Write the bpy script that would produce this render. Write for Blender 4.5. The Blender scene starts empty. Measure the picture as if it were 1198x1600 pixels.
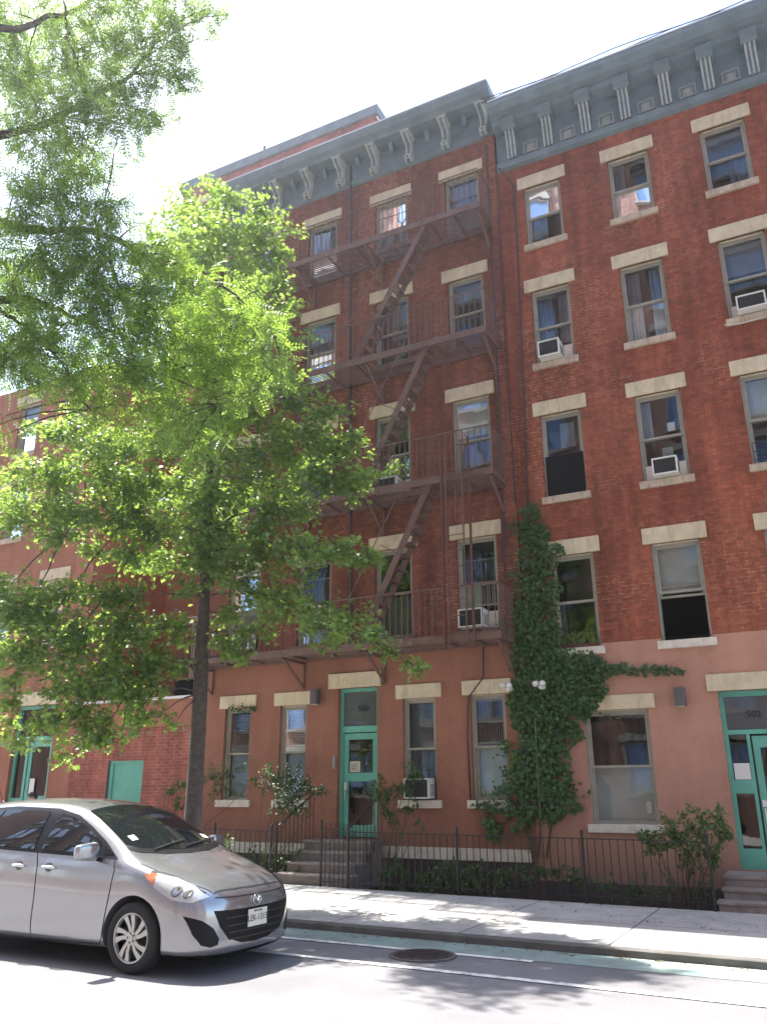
import bpy, bmesh, math, random
import numpy as np
from mathutils import Vector, Matrix
from mathutils.bvhtree import BVHTree
R = math.radians
random.seed(7); rng = np.random.default_rng(11)
sc = bpy.context.scene
col = sc.collection

# ---------------------------------------------------------------- camera
FPX, YAW, PITCH, ROLL = 1275.46, R(26.789), R(18.981), R(-0.1822)
CAMZ = 1.65
def cam_axes():
    fw = Vector((-math.sin(YAW)*math.cos(PITCH), math.cos(YAW)*math.cos(PITCH), math.sin(PITCH)))
    rt = Vector((math.cos(YAW), math.sin(YAW), 0)); up = rt.cross(fw)
    c, s = math.cos(ROLL), math.sin(ROLL)
    return fw, c*rt + s*up, -s*rt + c*up
FW, RT, UP = cam_axes()
cd = bpy.data.cameras.new('camera'); cam = bpy.data.objects.new('camera', cd); col.objects.link(cam)
m3 = Matrix((RT, UP, -FW)).transposed()
cam.matrix_world = Matrix.Translation((0, 0, CAMZ)) @ m3.to_4x4()
cd.sensor_fit = 'HORIZONTAL'; cd.sensor_width = 36; cd.lens = FPX/1198*36
cd.clip_start = 0.05; cd.clip_end = 500
sc.camera = cam
def at(px, py, y):
    """world point on the vertical plane at street distance y"""
    d = FW*FPX + RT*(px-599) - UP*(py-800); t = y/d.y
    return Vector((d.x*t, y, d.z*t + CAMZ))

# ---------------------------------------------------------------- light
EL, AZ = R(62), R(18.7)          # sun stands over the far left end of the row, slightly behind it
sund = Vector((-math.cos(EL)*math.cos(AZ), math.cos(EL)*math.sin(AZ), math.sin(EL)))
w = bpy.data.worlds.new('World'); sc.world = w; w.use_nodes = True
nt = w.node_tree; sky = nt.nodes.new('ShaderNodeTexSky'); sky.sky_type = 'NISHITA'; sky.sun_disc = False
sky.sun_elevation = EL; sky.sun_rotation = math.atan2(sund.x, sund.y); sky.air_density = 1.0; sky.dust_density = 1.2; sky.ozone_density = 1.0
nt.links.new(sky.outputs[0], nt.nodes['Background'].inputs[0]); nt.nodes['Background'].inputs[1].default_value = 0.145
sl = bpy.data.lights.new('sun', 'SUN'); sl.energy = 4.6; sl.angle = R(0.53); sl.color = (1, .96, .9)
so = bpy.data.objects.new('sun', sl); col.objects.link(so); so.location = (-20, 10, 40)
so.rotation_euler = sund.to_track_quat('Z', 'Y').to_euler()
sc.view_settings.view_transform = 'Standard'; sc.view_settings.look = 'None'
sc.view_settings.exposure = 1.84; sc.view_settings.gamma = 1

# ---------------------------------------------------------------- material helpers
def mat(name, rgb, rough=.7, metal=0, spec=.5, bump=0, bscale=40, var=0, vscale=3, coat=0):
    m = bpy.data.materials.new(name); m.use_nodes = True; n = m.node_tree.nodes; L = m.node_tree.links
    b = n['Principled BSDF']; b.inputs['Base Color'].default_value = (*rgb, 1)
    b.inputs['Roughness'].default_value = rough; b.inputs['Metallic'].default_value = metal
    b.inputs['Specular IOR Level'].default_value = spec; b.inputs['Coat Weight'].default_value = coat
    tc = n.new('ShaderNodeTexCoord')
    if var:
        t = n.new('ShaderNodeTexNoise'); t.inputs['Scale'].default_value = vscale; t.inputs['Detail'].default_value = 6; t.inputs['Roughness'].default_value = .65
        L.new(tc.outputs['Object'], t.inputs['Vector'])
        mx = n.new('ShaderNodeMix'); mx.data_type = 'RGBA'
        mx.inputs[6].default_value = (*[c*(1-var) for c in rgb], 1); mx.inputs[7].default_value = (*[min(1, c*(1+var)) for c in rgb], 1)
        mr = n.new('ShaderNodeMapRange'); mr.inputs[1].default_value = .3; mr.inputs[2].default_value = .7
        L.new(t.outputs[0], mr.inputs[0]); L.new(mr.outputs[0], mx.inputs[0]); L.new(mx.outputs[2], b.inputs['Base Color'])
    if bump:
        t2 = n.new('ShaderNodeTexNoise'); t2.inputs['Scale'].default_value = bscale; t2.inputs['Detail'].default_value = 4
        L.new(tc.outputs['Object'], t2.inputs['Vector'])
        bp = n.new('ShaderNodeBump'); bp.inputs['Strength'].default_value = bump; bp.inputs['Distance'].default_value = .01
        L.new(t2.outputs[0], bp.inputs['Height']); L.new(bp.outputs[0], b.inputs['Normal'])
    return m

def brick_mat(name, c1, c2, mortar, worn=(.42, .3, .2), wear=.5, bump=.5, seed=0, msize=.008):
    m = bpy.data.materials.new(name); m.use_nodes = True; n = m.node_tree.nodes; L = m.node_tree.links
    b = n['Principled BSDF']; b.inputs['Roughness'].default_value = .85; b.inputs['Specular IOR Level'].default_value = .25
    tc = n.new('ShaderNodeTexCoord'); sp = n.new('ShaderNodeSeparateXYZ'); L.new(tc.outputs['Object'], sp.inputs[0])
    ad = n.new('ShaderNodeMath'); L.new(sp.outputs[0], ad.inputs[0]); L.new(sp.outputs[1], ad.inputs[1])
    cb = n.new('ShaderNodeCombineXYZ'); L.new(ad.outputs[0], cb.inputs[0]); L.new(sp.outputs[2], cb.inputs[1])
    # slight waviness so that courses are not ruler straight
    nz0 = n.new('ShaderNodeTexNoise'); nz0.inputs['Scale'].default_value = 1.7; L.new(tc.outputs['Object'], nz0.inputs['Vector'])
    vm = n.new('ShaderNodeVectorMath'); vm.operation = 'MULTIPLY_ADD'; vm.inputs[1].default_value = (.02, .02, 0)
    L.new(nz0.outputs[1], vm.inputs[0]); L.new(cb.outputs[0], vm.inputs[2])
    br = n.new('ShaderNodeTexBrick'); br.inputs['Scale'].default_value = 1; br.inputs['Brick Width'].default_value = .215; br.inputs['Row Height'].default_value = .071
    br.inputs['Mortar Size'].default_value = msize; br.inputs['Mortar Smooth'].default_value = .3; br.inputs['Bias'].default_value = -.1
    br.inputs['Color1'].default_value = (*c1, 1); br.inputs['Color2'].default_value = (*c2, 1); br.inputs['Mortar'].default_value = (*mortar, 1)
    L.new(vm.outputs[0], br.inputs['Vector'])
    # large stains
    n1 = n.new('ShaderNodeTexNoise'); n1.inputs['Scale'].default_value = .55; n1.inputs['Detail'].default_value = 7; n1.inputs['Roughness'].default_value = .7
    mp = n.new('ShaderNodeMapping'); mp.inputs['Location'].default_value = (seed, seed*2, 0); mp.inputs['Scale'].default_value = (1.6, 1, .6)
    L.new(tc.outputs['Object'], mp.inputs[0]); L.new(mp.outputs[0], n1.inputs['Vector'])
    mr = n.new('ShaderNodeMapRange'); mr.inputs[1].default_value = .32; mr.inputs[2].default_value = .68; mr.inputs[3].default_value = .62; mr.inputs[4].default_value = 1.28
    L.new(n1.outputs[0], mr.inputs[0])
    hs = n.new('ShaderNodeHueSaturation'); L.new(br.outputs[0], hs.inputs['Color']); L.new(mr.outputs[0], hs.inputs['Value'])
    # patches where the paint has gone and pale joints show
    n2 = n.new('ShaderNodeTexNoise'); n2.inputs['Scale'].default_value = .5; n2.inputs['Detail'].default_value = 5
    mp2 = n.new('ShaderNodeMapping'); mp2.inputs['Location'].default_value = (3+seed, 9, 1+seed); L.new(tc.outputs['Object'], mp2.inputs[0]); L.new(mp2.outputs[0], n2.inputs['Vector'])
    r2 = n.new('ShaderNodeMapRange'); r2.inputs[1].default_value = .5; r2.inputs[2].default_value = .62; r2.inputs[3].default_value = 0; r2.inputs[4].default_value = wear
    L.new(n2.outputs[0], r2.inputs[0])
    n3 = n.new('ShaderNodeTexNoise'); n3.inputs['Scale'].default_value = 9; n3.inputs['Detail'].default_value = 3; L.new(tc.outputs['Object'], n3.inputs['Vector'])
    r3 = n.new('ShaderNodeMapRange'); r3.inputs[1].default_value = .42; r3.inputs[2].default_value = .6; L.new(n3.outputs[0], r3.inputs[0])
    mu = n.new('ShaderNodeMath'); mu.operation = 'MULTIPLY'; L.new(br.outputs[1], mu.inputs[0]); L.new(r2.outputs[0], mu.inputs[1])
    mu2 = n.new('ShaderNodeMath'); mu2.operation = 'MULTIPLY'; L.new(mu.outputs[0], mu2.inputs[0]); L.new(r3.outputs[0], mu2.inputs[1])
    mx = n.new('ShaderNodeMix'); mx.data_type = 'RGBA'; L.new(mu2.outputs[0], mx.inputs[0]); L.new(hs.outputs[0], mx.inputs[6]); mx.inputs[7].default_value = (*worn, 1)
    # fine dirt
    n4 = n.new('ShaderNodeTexNoise'); n4.inputs['Scale'].default_value = 26; n4.inputs['Detail'].default_value = 5; L.new(tc.outputs['Object'], n4.inputs['Vector'])
    r4 = n.new('ShaderNodeMapRange'); r4.inputs[1].default_value = .3; r4.inputs[2].default_value = .7; r4.inputs[3].default_value = .85; r4.inputs[4].default_value = 1.15; L.new(n4.outputs[0], r4.inputs[0])
    hs2 = n.new('ShaderNodeHueSaturation'); L.new(mx.outputs[2], hs2.inputs['Color']); L.new(r4.outputs[0], hs2.inputs['Value'])
    # single bricks differ: a white-noise cell per brick
    fl = n.new('ShaderNodeVectorMath'); fl.operation = 'DIVIDE'; fl.inputs[1].default_value = (.1075, .071, 1); L.new(vm.outputs[0], fl.inputs[0])
    f2 = n.new('ShaderNodeVectorMath'); f2.operation = 'FLOOR'; L.new(fl.outputs[0], f2.inputs[0])
    wn = n.new('ShaderNodeTexWhiteNoise'); L.new(f2.outputs[0], wn.inputs['Vector'])
    r5 = n.new('ShaderNodeMapRange'); r5.inputs[3].default_value = .85; r5.inputs[4].default_value = 1.15; L.new(wn.outputs[0], r5.inputs[0])
    hs3 = n.new('ShaderNodeHueSaturation'); L.new(hs2.outputs[0], hs3.inputs['Color']); L.new(r5.outputs[0], hs3.inputs['Value'])
    # soot streaks running down
    mp6 = n.new('ShaderNodeMapping'); mp6.inputs['Scale'].default_value = (2.6, 2.6, .16); mp6.inputs['Location'].default_value = (seed, 0, 0); L.new(tc.outputs['Object'], mp6.inputs[0])
    n6 = n.new('ShaderNodeTexNoise'); n6.inputs['Scale'].default_value = 1.4; n6.inputs['Detail'].default_value = 6; L.new(mp6.outputs[0], n6.inputs['Vector'])
    r6 = n.new('ShaderNodeMapRange'); r6.inputs[1].default_value = .35; r6.inputs[2].default_value = .65; r6.inputs[3].default_value = .8; r6.inputs[4].default_value = 1.18; L.new(n6.outputs[0], r6.inputs[0])
    hs4 = n.new('ShaderNodeHueSaturation'); L.new(hs3.outputs[0], hs4.inputs['Color']); L.new(r6.outputs[0], hs4.inputs['Value'])
    L.new(hs4.outputs[0], b.inputs['Base Color'])
    bp = n.new('ShaderNodeBump'); bp.inputs['Strength'].default_value = bump; bp.inputs['Distance'].default_value = .006; bp.invert = True
    L.new(br.outputs[1], bp.inputs['Height']); L.new(bp.outputs[0], b.inputs['Normal'])
    return m

def stucco_mat(name, rgb, streak=.25, seed=0):
    m = bpy.data.materials.new(name); m.use_nodes = True; n = m.node_tree.nodes; L = m.node_tree.links
    b = n['Principled BSDF']; b.inputs['Roughness'].default_value = .9; b.inputs['Specular IOR Level'].default_value = .2
    tc = n.new('ShaderNodeTexCoord')
    def noise(scale, msc, det=6):
        mp = n.new('ShaderNodeMapping'); mp.inputs['Scale'].default_value = msc; mp.inputs['Location'].default_value = (seed, seed, seed)
        t = n.new('ShaderNodeTexNoise'); t.inputs['Scale'].default_value = scale; t.inputs['Detail'].default_value = det; t.inputs['Roughness'].default_value = .65
        L.new(tc.outputs['Object'], mp.inputs[0]); L.new(mp.outputs[0], t.inputs['Vector']); return t
    a = noise(.9, (1, 1, 1)); c = noise(2.2, (1.2, 1.2, .18))
    s = n.new('ShaderNodeMath'); s.operation = 'ADD'; L.new(a.outputs[0], s.inputs[0]); L.new(c.outputs[0], s.inputs[1])
    mr = n.new('ShaderNodeMapRange'); mr.inputs[1].default_value = .7; mr.inputs[2].default_value = 1.3; mr.inputs[3].default_value = 1-streak; mr.inputs[4].default_value = 1+streak
    L.new(s.outputs[0], mr.inputs[0])
    hs = n.new('ShaderNodeHueSaturation'); hs.inputs['Color'].default_value = (*rgb, 1); L.new(mr.outputs[0], hs.inputs['Value'])
    pn = noise(.7, (1, 1, 1.4), 3); pr = n.new('ShaderNodeMapRange'); pr.inputs[1].default_value = .56; pr.inputs[2].default_value = .575; pr.inputs[4].default_value = .22; L.new(pn.outputs[0], pr.inputs[0])
    px_ = n.new('ShaderNodeMix'); px_.data_type = 'RGBA'; px_.inputs[7].default_value = (rgb[0]*1.25, rgb[1]*1.2, rgb[2]*1.15, 1); L.new(pr.outputs[0], px_.inputs[0]); L.new(hs.outputs[0], px_.inputs[6])
    vo = n.new('ShaderNodeTexVoronoi'); vo.feature = 'DISTANCE_TO_EDGE'; vo.inputs['Scale'].default_value = .55; dn = noise(3, (1, 1, 1), 5)
    va = n.new('ShaderNodeVectorMath'); va.operation = 'MULTIPLY_ADD'; va.inputs[1].default_value = (.5, .5, .5); L.new(dn.outputs[1], va.inputs[0]); L.new(tc.outputs['Object'], va.inputs[2]); L.new(va.outputs[0], vo.inputs['Vector'])
    vr = n.new('ShaderNodeMapRange'); vr.inputs[1].default_value = .004; vr.inputs[2].default_value = .012; vr.inputs[3].default_value = .13; vr.inputs[4].default_value = 0; L.new(vo.outputs[0], vr.inputs[0])
    cx_ = n.new('ShaderNodeMix'); cx_.data_type = 'RGBA'; cx_.inputs[7].default_value = (rgb[0]*.35, rgb[1]*.35, rgb[2]*.35, 1); L.new(vr.outputs[0], cx_.inputs[0]); L.new(px_.outputs[2], cx_.inputs[6])
    sz = n.new('ShaderNodeSeparateXYZ'); L.new(tc.outputs['Object'], sz.inputs[0]); zn = n.new('ShaderNodeMath'); zn.operation = 'MULTIPLY_ADD'; zn.inputs[1].default_value = -1.2; L.new(a.outputs[0], zn.inputs[0]); L.new(sz.outputs[2], zn.inputs[2])
    zr = n.new('ShaderNodeMapRange'); zr.inputs[1].default_value = -.5; zr.inputs[2].default_value = .55; zr.inputs[3].default_value = .55; zr.inputs[4].default_value = 0; L.new(zn.outputs[0], zr.inputs[0])
    dx_ = n.new('ShaderNodeMix'); dx_.data_type = 'RGBA'; dx_.inputs[7].default_value = (.10, .08, .07, 1); L.new(zr.outputs[0], dx_.inputs[0]); L.new(cx_.outputs[2], dx_.inputs[6]); L.new(dx_.outputs[2], b.inputs['Base Color'])
    t = noise(60, (1, 1, 1), 4); bp = n.new('ShaderNodeBump'); bp.inputs['Strength'].default_value = .25; bp.inputs['Distance'].default_value = .01
    L.new(t.outputs[0], bp.inputs['Height']); L.new(bp.outputs[0], b.inputs['Normal'])
    return m

def glass_mat(name, tint=(.8, .85, .85), wav=.06, ior=1.8, opaque=None):
    m = bpy.data.materials.new(name); m.use_nodes = True; n = m.node_tree.nodes; L = m.node_tree.links
    n.remove(n['Principled BSDF']); out = n['Material Output']
    g = n.new('ShaderNodeBsdfGlossy'); g.inputs['Roughness'].default_value = .01; g.inputs['Color'].default_value = (.95, .97, 1, 1)
    if opaque: t = n.new('ShaderNodeBsdfDiffuse'); t.inputs['Color'].default_value = (*opaque, 1)
    else: t = n.new('ShaderNodeBsdfTransparent'); t.inputs['Color'].default_value = (*tint, 1)
    f = n.new('ShaderNodeFresnel'); f.inputs['IOR'].default_value = ior
    mx = n.new('ShaderNodeMixShader'); L.new(f.outputs[0], mx.inputs[0]); L.new(t.outputs[0], mx.inputs[1]); L.new(g.outputs[0], mx.inputs[2]); L.new(mx.outputs[0], out.inputs[0])
    if wav:
        tc = n.new('ShaderNodeTexCoord'); nz = n.new('ShaderNodeTexNoise'); nz.inputs['Scale'].default_value = 1.6; nz.inputs['Detail'].default_value = 1
        L.new(tc.outputs['Object'], nz.inputs['Vector'])
        bp = n.new('ShaderNodeBump'); bp.inputs['Strength'].default_value = wav; bp.inputs['Distance'].default_value = .05
        L.new(nz.outputs[0], bp.inputs['Height']); L.new(bp.outputs[0], g.inputs['Normal'])
    return m

def leaf_mat(name, a, b_, trans, tw=.45, gloss=.35, spec=.5):
    m = bpy.data.materials.new(name); m.use_nodes = True; n = m.node_tree.nodes; L = m.node_tree.links
    p = n['Principled BSDF']; out = n['Material Output']; p.inputs['Roughness'].default_value = gloss; p.inputs['Specular IOR Level'].default_value = spec
    geo = n.new('ShaderNodeNewGeometry'); mx = n.new('ShaderNodeMix'); mx.data_type = 'RGBA'
    mx.inputs[6].default_value = (*a, 1); mx.inputs[7].default_value = (*b_, 1)
    L.new(geo.outputs['Random Per Island'], mx.inputs[0]); L.new(mx.outputs[2], p.inputs['Base Color'])
    tr = n.new('ShaderNodeBsdfTranslucent'); hs = n.new('ShaderNodeHueSaturation'); hs.inputs['Color'].default_value = (*trans, 1)
    mr = n.new('ShaderNodeMapRange'); mr.inputs[3].default_value = .7; mr.inputs[4].default_value = 1.3; L.new(geo.outputs['Random Per Island'], mr.inputs[0]); L.new(mr.outputs[0], hs.inputs['Value'])
    L.new(hs.outputs[0], tr.inputs['Color'])
    ms = n.new('ShaderNodeMixShader'); ms.inputs[0].default_value = tw; L.new(p.outputs[0], ms.inputs[1]); L.new(tr.outputs[0], ms.inputs[2]); L.new(ms.outputs[0], out.inputs[0])
    return m

M = {}
M['brick500'] = brick_mat('brick_dark_red', (.25, .082, .050), (.195, .063, .040), (.15, .065, .045), worn=(.5, .3, .17), wear=.75, seed=2)
M['brick502'] = brick_mat('brick_red', (.32, .090, .048), (.25, .070, .039), (.19, .08, .055), worn=(.52, .34, .2), wear=.6, seed=7.5)
M['brick_low'] = brick_mat('brick_red_painted', (.36, .115, .08), (.32, .10, .07), (.36, .16, .12), worn=(.5, .3, .25), wear=.5, seed=4, msize=.009)
M['brick_far'] = brick_mat('brick_rear', (.36, .12, .1), (.30, .10, .09), (.34, .2, .17), worn=(.5, .3, .25), wear=.3, seed=1)
M['brick_opp'] = brick_mat('brick_across', (.32, .16, .12), (.28, .13, .10), (.4, .3, .24), worn=(.5, .4, .3), wear=.2, seed=5)
M['stucco502'] = stucco_mat('stucco_pink', (.46, .245, .175), .16)
M['stucco500'] = stucco_mat('stucco_brown', (.30, .138, .092), .18, 5)
M['stucco498'] = stucco_mat('stucco_orange', (.34, .15, .095), .25, 9)
M['cream'] = mat('lintel_cream_paint', (.62, .52, .35), .7, var=.14, vscale=4, bump=.3, bscale=30)
M['sill'] = mat('sill_stone', (.52, .42, .31), .8, var=.22, vscale=7, bump=.5, bscale=40)
M['sillw'] = mat('sill_white_paint', (.66, .6, .5), .7, var=.12, vscale=7, bump=.3)
M['frame'] = mat('window_frame_taupe', (.33, .315, .255), .55, var=.1, vscale=6)
M['framew'] = mat('window_frame_white', (.62, .6, .54), .5)
def weather(m, rgb, dark, amt=.6):
    n = m.node_tree.nodes; L = m.node_tree.links; b = n['Principled BSDF']; tc = n.new('ShaderNodeTexCoord')
    mp = n.new('ShaderNodeMapping'); mp.inputs['Scale'].default_value = (5, 5, 1.1); L.new(tc.outputs['Object'], mp.inputs[0])
    t = n.new('ShaderNodeTexNoise'); t.inputs['Scale'].default_value = 1.5; t.inputs['Detail'].default_value = 9; t.inputs['Roughness'].default_value = .75; L.new(mp.outputs[0], t.inputs['Vector'])
    mr = n.new('ShaderNodeMapRange'); mr.inputs[1].default_value = .48; mr.inputs[2].default_value = .75; mr.inputs[4].default_value = amt; L.new(t.outputs[0], mr.inputs[0])
    src = b.inputs['Base Color'].links[0].from_socket; x = n.new('ShaderNodeMix'); x.data_type = 'RGBA'; L.new(mr.outputs[0], x.inputs[0]); L.new(src, x.inputs[6]); x.inputs[7].default_value = (*dark, 1); L.new(x.outputs[2], b.inputs['Base Color'])
weather(M['cream'], 0, (.30, .22, .12), .65); weather(M['sill'], 0, (.2, .15, .1), .8); weather(M['sillw'], 0, (.3, .25, .19), .6)
M['green'] = mat('green_paint', (.125, .41, .31), .45, var=.12, vscale=3, bump=.1)
M['cornice'] = mat('cornice_blue_grey', (.15, .20, .22), .6, var=.2, vscale=2.5, bump=.2)
M['corn_lt'] = mat('cornice_trim_pale', (.40, .42, .38), .6, var=.18, vscale=5)
M['corn_mid'] = mat('cornice_trim_mid', (.27, .30, .29), .6, var=.15, vscale=5)
M['flash'] = mat('roof_flashing', (.75, .75, .72), .4, metal=.6)
M['iron'] = mat('fire_escape_brown_paint', (.15, .082, .066), .55, var=.3, vscale=6, bump=.3)
M['blackiron'] = mat('black_iron', (.022, .02, .02), .5, var=.2, vscale=8)
M['pipe'] = mat('pipe_dark', (.05, .03, .03), .6)
M['pipered'] = mat('pipe_red_paint', (.14, .05, .035), .6, var=.2)
M['white'] = mat('white_plastic', (.72, .71, .66), .4)
M['grille'] = mat('dark_grille', (.05, .05, .05), .6)
M['dark'] = mat('dark_interior', (.045, .04, .036), .9)
M['room'] = mat('room_wall', (.13, .115, .09), .9)
M['curtain'] = mat('curtain_pale', (.55, .57, .6), .9, var=.1, vscale=4)
M['curtainb'] = mat('curtain_blue', (.36, .43, .53), .9, var=.1, vscale=4)
M['shade'] = mat('window_shade', (.50, .52, .42), .8)
M['shade2'] = mat('window_film_grey', (.42, .43, .40), .8, var=.08)
M['blind'] = mat('blind_slats', (.36, .39, .31), .6)
M['glass'] = glass_mat('window_glass')
M['glasst'] = glass_mat('transom_glass', opaque=(.10, .105, .11), wav=.03, ior=1.5)
M['glassd'] = glass_mat('door_glass', (.55, .58, .56), .05)
M['black'] = mat('black_plastic', (.015, .015, .017), .5)
M['blackpanel'] = mat('black_board', (.012, .011, .013), .8, spec=.1)
M['conc'] = mat('step_stone', (.26, .22, .2), .85, var=.25, vscale=6, bump=.5)
M['bark'] = mat('oak_bark', (.10, .082, .07), .95, var=.4, vscale=14, bump=1.0, bscale=22)
M['bark2'] = mat('locust_bark', (.075, .06, .05), .95, var=.4, vscale=14, bump=1.0, bscale=22)
M['stem'] = mat('vine_stem', (.12, .08, .05), .9, var=.3)
M['oak'] = leaf_mat('oak_leaf', (.045, .10, .03), (.11, .19, .065), (.40, .58, .09), .48, .42, 1.0)
M['locust'] = leaf_mat('locust_leaflet', (.035, .085, .022), (.09, .17, .045), (.40, .60, .08), .5, .4, .8)
M['ivy'] = leaf_mat('ivy_leaf', (.028, .075, .018), (.075, .15, .032), (.12, .24, .03), .25, .4)
M['shrub'] = leaf_mat('shrub_leaf', (.035, .075, .022), (.07, .12, .04), (.16, .28, .05), .3, .4)
M['shrub_pale'] = leaf_mat('pale_shrub_leaf', (.07, .13, .035), (.13, .2, .06), (.25, .36, .08), .3, .45)
M['flower'] = mat('white_blossom', (.75, .76, .7), .7)
M['soil'] = mat('planting_soil', (.035, .027, .02), .95, var=.4, vscale=10, bump=.8)
M['basement'] = mat('basement_dark_paint', (.075, .055, .05), .85, var=.3, vscale=3, bump=.3)  # dark basement wall, with the areaway's deep shade put into its colour
M['skin'] = mat('skin', (.48, .27, .19), .5)
M['hair'] = mat('dark_hair', (.02, .014, .01), .45, bump=.5, bscale=90)
M['shirt'] = mat('pale_blue_shirt', (.55, .6, .72), .8)
M['trouser'] = mat('navy_trousers', (.03, .035, .06), .85)
M['paper'] = mat('paper_notice', (.62, .58, .46), .8)
M['ink'] = mat('ink_black', (.01, .01, .01), .6)

def ground_mats():
    # asphalt
    m = mat('asphalt', (.17, .165, .165), .85); n = m.node_tree.nodes; L = m.node_tree.links; b = n['Principled BSDF']
    tc = n.new('ShaderNodeTexCoord')
    a = n.new('ShaderNodeTexNoise'); a.inputs['Scale'].default_value = 110; a.inputs['Detail'].default_value = 3; L.new(tc.outputs['Object'], a.inputs['Vector'])
    c = n.new('ShaderNodeTexNoise'); c.inputs['Scale'].default_value = .8; c.inputs['Detail'].default_value = 8; L.new(tc.outputs['Object'], c.inputs['Vector'])
    s = n.new('ShaderNodeMath'); s.operation = 'ADD'; L.new(a.outputs[0], s.inputs[0]); L.new(c.outputs[0], s.inputs[1])
    mr = n.new('ShaderNodeMapRange'); mr.inputs[1].default_value = .65; mr.inputs[2].default_value = 1.35; mr.inputs[3].default_value = .7; mr.inputs[4].default_value = 1.35; L.new(s.outputs[0], mr.inputs[0])
    hs = n.new('ShaderNodeHueSaturation'); hs.inputs['Color'].default_value = (.175, .170, .176, 1); L.new(mr.outputs[0], hs.inputs['Value']); L.new(hs.outputs[0], b.inputs['Base Color'])
    bp = n.new('ShaderNodeBump'); bp.inputs['Strength'].default_value = .6; bp.inputs['Distance'].default_value = .006; L.new(a.outputs[0], bp.inputs['Height']); L.new(bp.outputs[0], b.inputs['Normal'])
    M['asphalt'] = m
    # concrete pavement with tooled joints
    m = mat('pavement_concrete', (.4, .38, .35), .85); n = m.node_tree.nodes; L = m.node_tree.links; b = n['Principled BSDF']
    tc = n.new('ShaderNodeTexCoord')
    br = n.new('ShaderNodeTexBrick'); br.offset = 0; br.inputs['Scale'].default_value = 1; br.inputs['Brick Width'].default_value = 1.75; br.inputs['Row Height'].default_value = 1.75
    br.inputs['Mortar Size'].default_value = .012; br.inputs['Mortar Smooth'].default_value = .1
    br.inputs['Color1'].default_value = (.40, .385, .365, 1); br.inputs['Color2'].default_value = (.46, .44, .415, 1); br.inputs['Mortar'].default_value = (.12, .11, .1, 1)
    mp = n.new('ShaderNodeMapping'); mp.inputs['Location'].default_value = (.55, -9.86, 0); L.new(tc.outputs['Object'], mp.inputs[0]); L.new(mp.outputs[0], br.inputs['Vector'])
    c = n.new('ShaderNodeTexNoise'); c.inputs['Scale'].default_value = 2.3; c.inputs['Detail'].default_value = 9; c.inputs['Roughness'].default_value = .7; L.new(tc.outputs['Object'], c.inputs['Vector'])
    mr = n.new('ShaderNodeMapRange'); mr.inputs[1].default_value = .3; mr.inputs[2].default_value = .7; mr.inputs[3].default_value = .72; mr.inputs[4].default_value = 1.2; L.new(c.outputs[0], mr.inputs[0])
    hs = n.new('ShaderNodeHueSaturation'); L.new(br.outputs[0], hs.inputs['Color']); L.new(mr.outputs[0], hs.inputs['Value']); L.new(hs.outputs[0], b.inputs['Base Color'])
    bp = n.new('ShaderNodeBump'); bp.invert = True; bp.inputs['Distance'].default_value = .01; L.new(br.outputs[1], bp.inputs['Height']); L.new(bp.outputs[0], b.inputs['Normal'])
    M['pave'] = m
    # worn paint: white lines and green bike lane
    for key, c0, lo, hi in (('line', (.75, .74, .7), .36, .5), ('bike', (.27, .37, .33), .3, .62)):
        m = mat(key+'_paint', c0, .8); n = m.node_tree.nodes; L = m.node_tree.links; b = n['Principled BSDF']
        tc = n.new('ShaderNodeTexCoord'); t = n.new('ShaderNodeTexNoise'); t.inputs['Scale'].default_value = 5 if key == 'line' else 2.2; t.inputs['Detail'].default_value = 10; t.inputs['Roughness'].default_value = .75
        L.new(tc.outputs['Object'], t.inputs['Vector'])
        r = n.new('ShaderNodeMapRange'); r.inputs[1].default_value = lo; r.inputs[2].default_value = hi; L.new(t.outputs[0], r.inputs[0])
        x = n.new('ShaderNodeMix'); x.data_type = 'RGBA'; L.new(r.outputs[0], x.inputs[0]); x.inputs[6].default_value = (.19, .2, .19, 1); x.inputs[7].default_value = (*c0, 1); L.new(x.outputs[2], b.inputs['Base Color'])
        M[key] = m
ground_mats()

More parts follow.
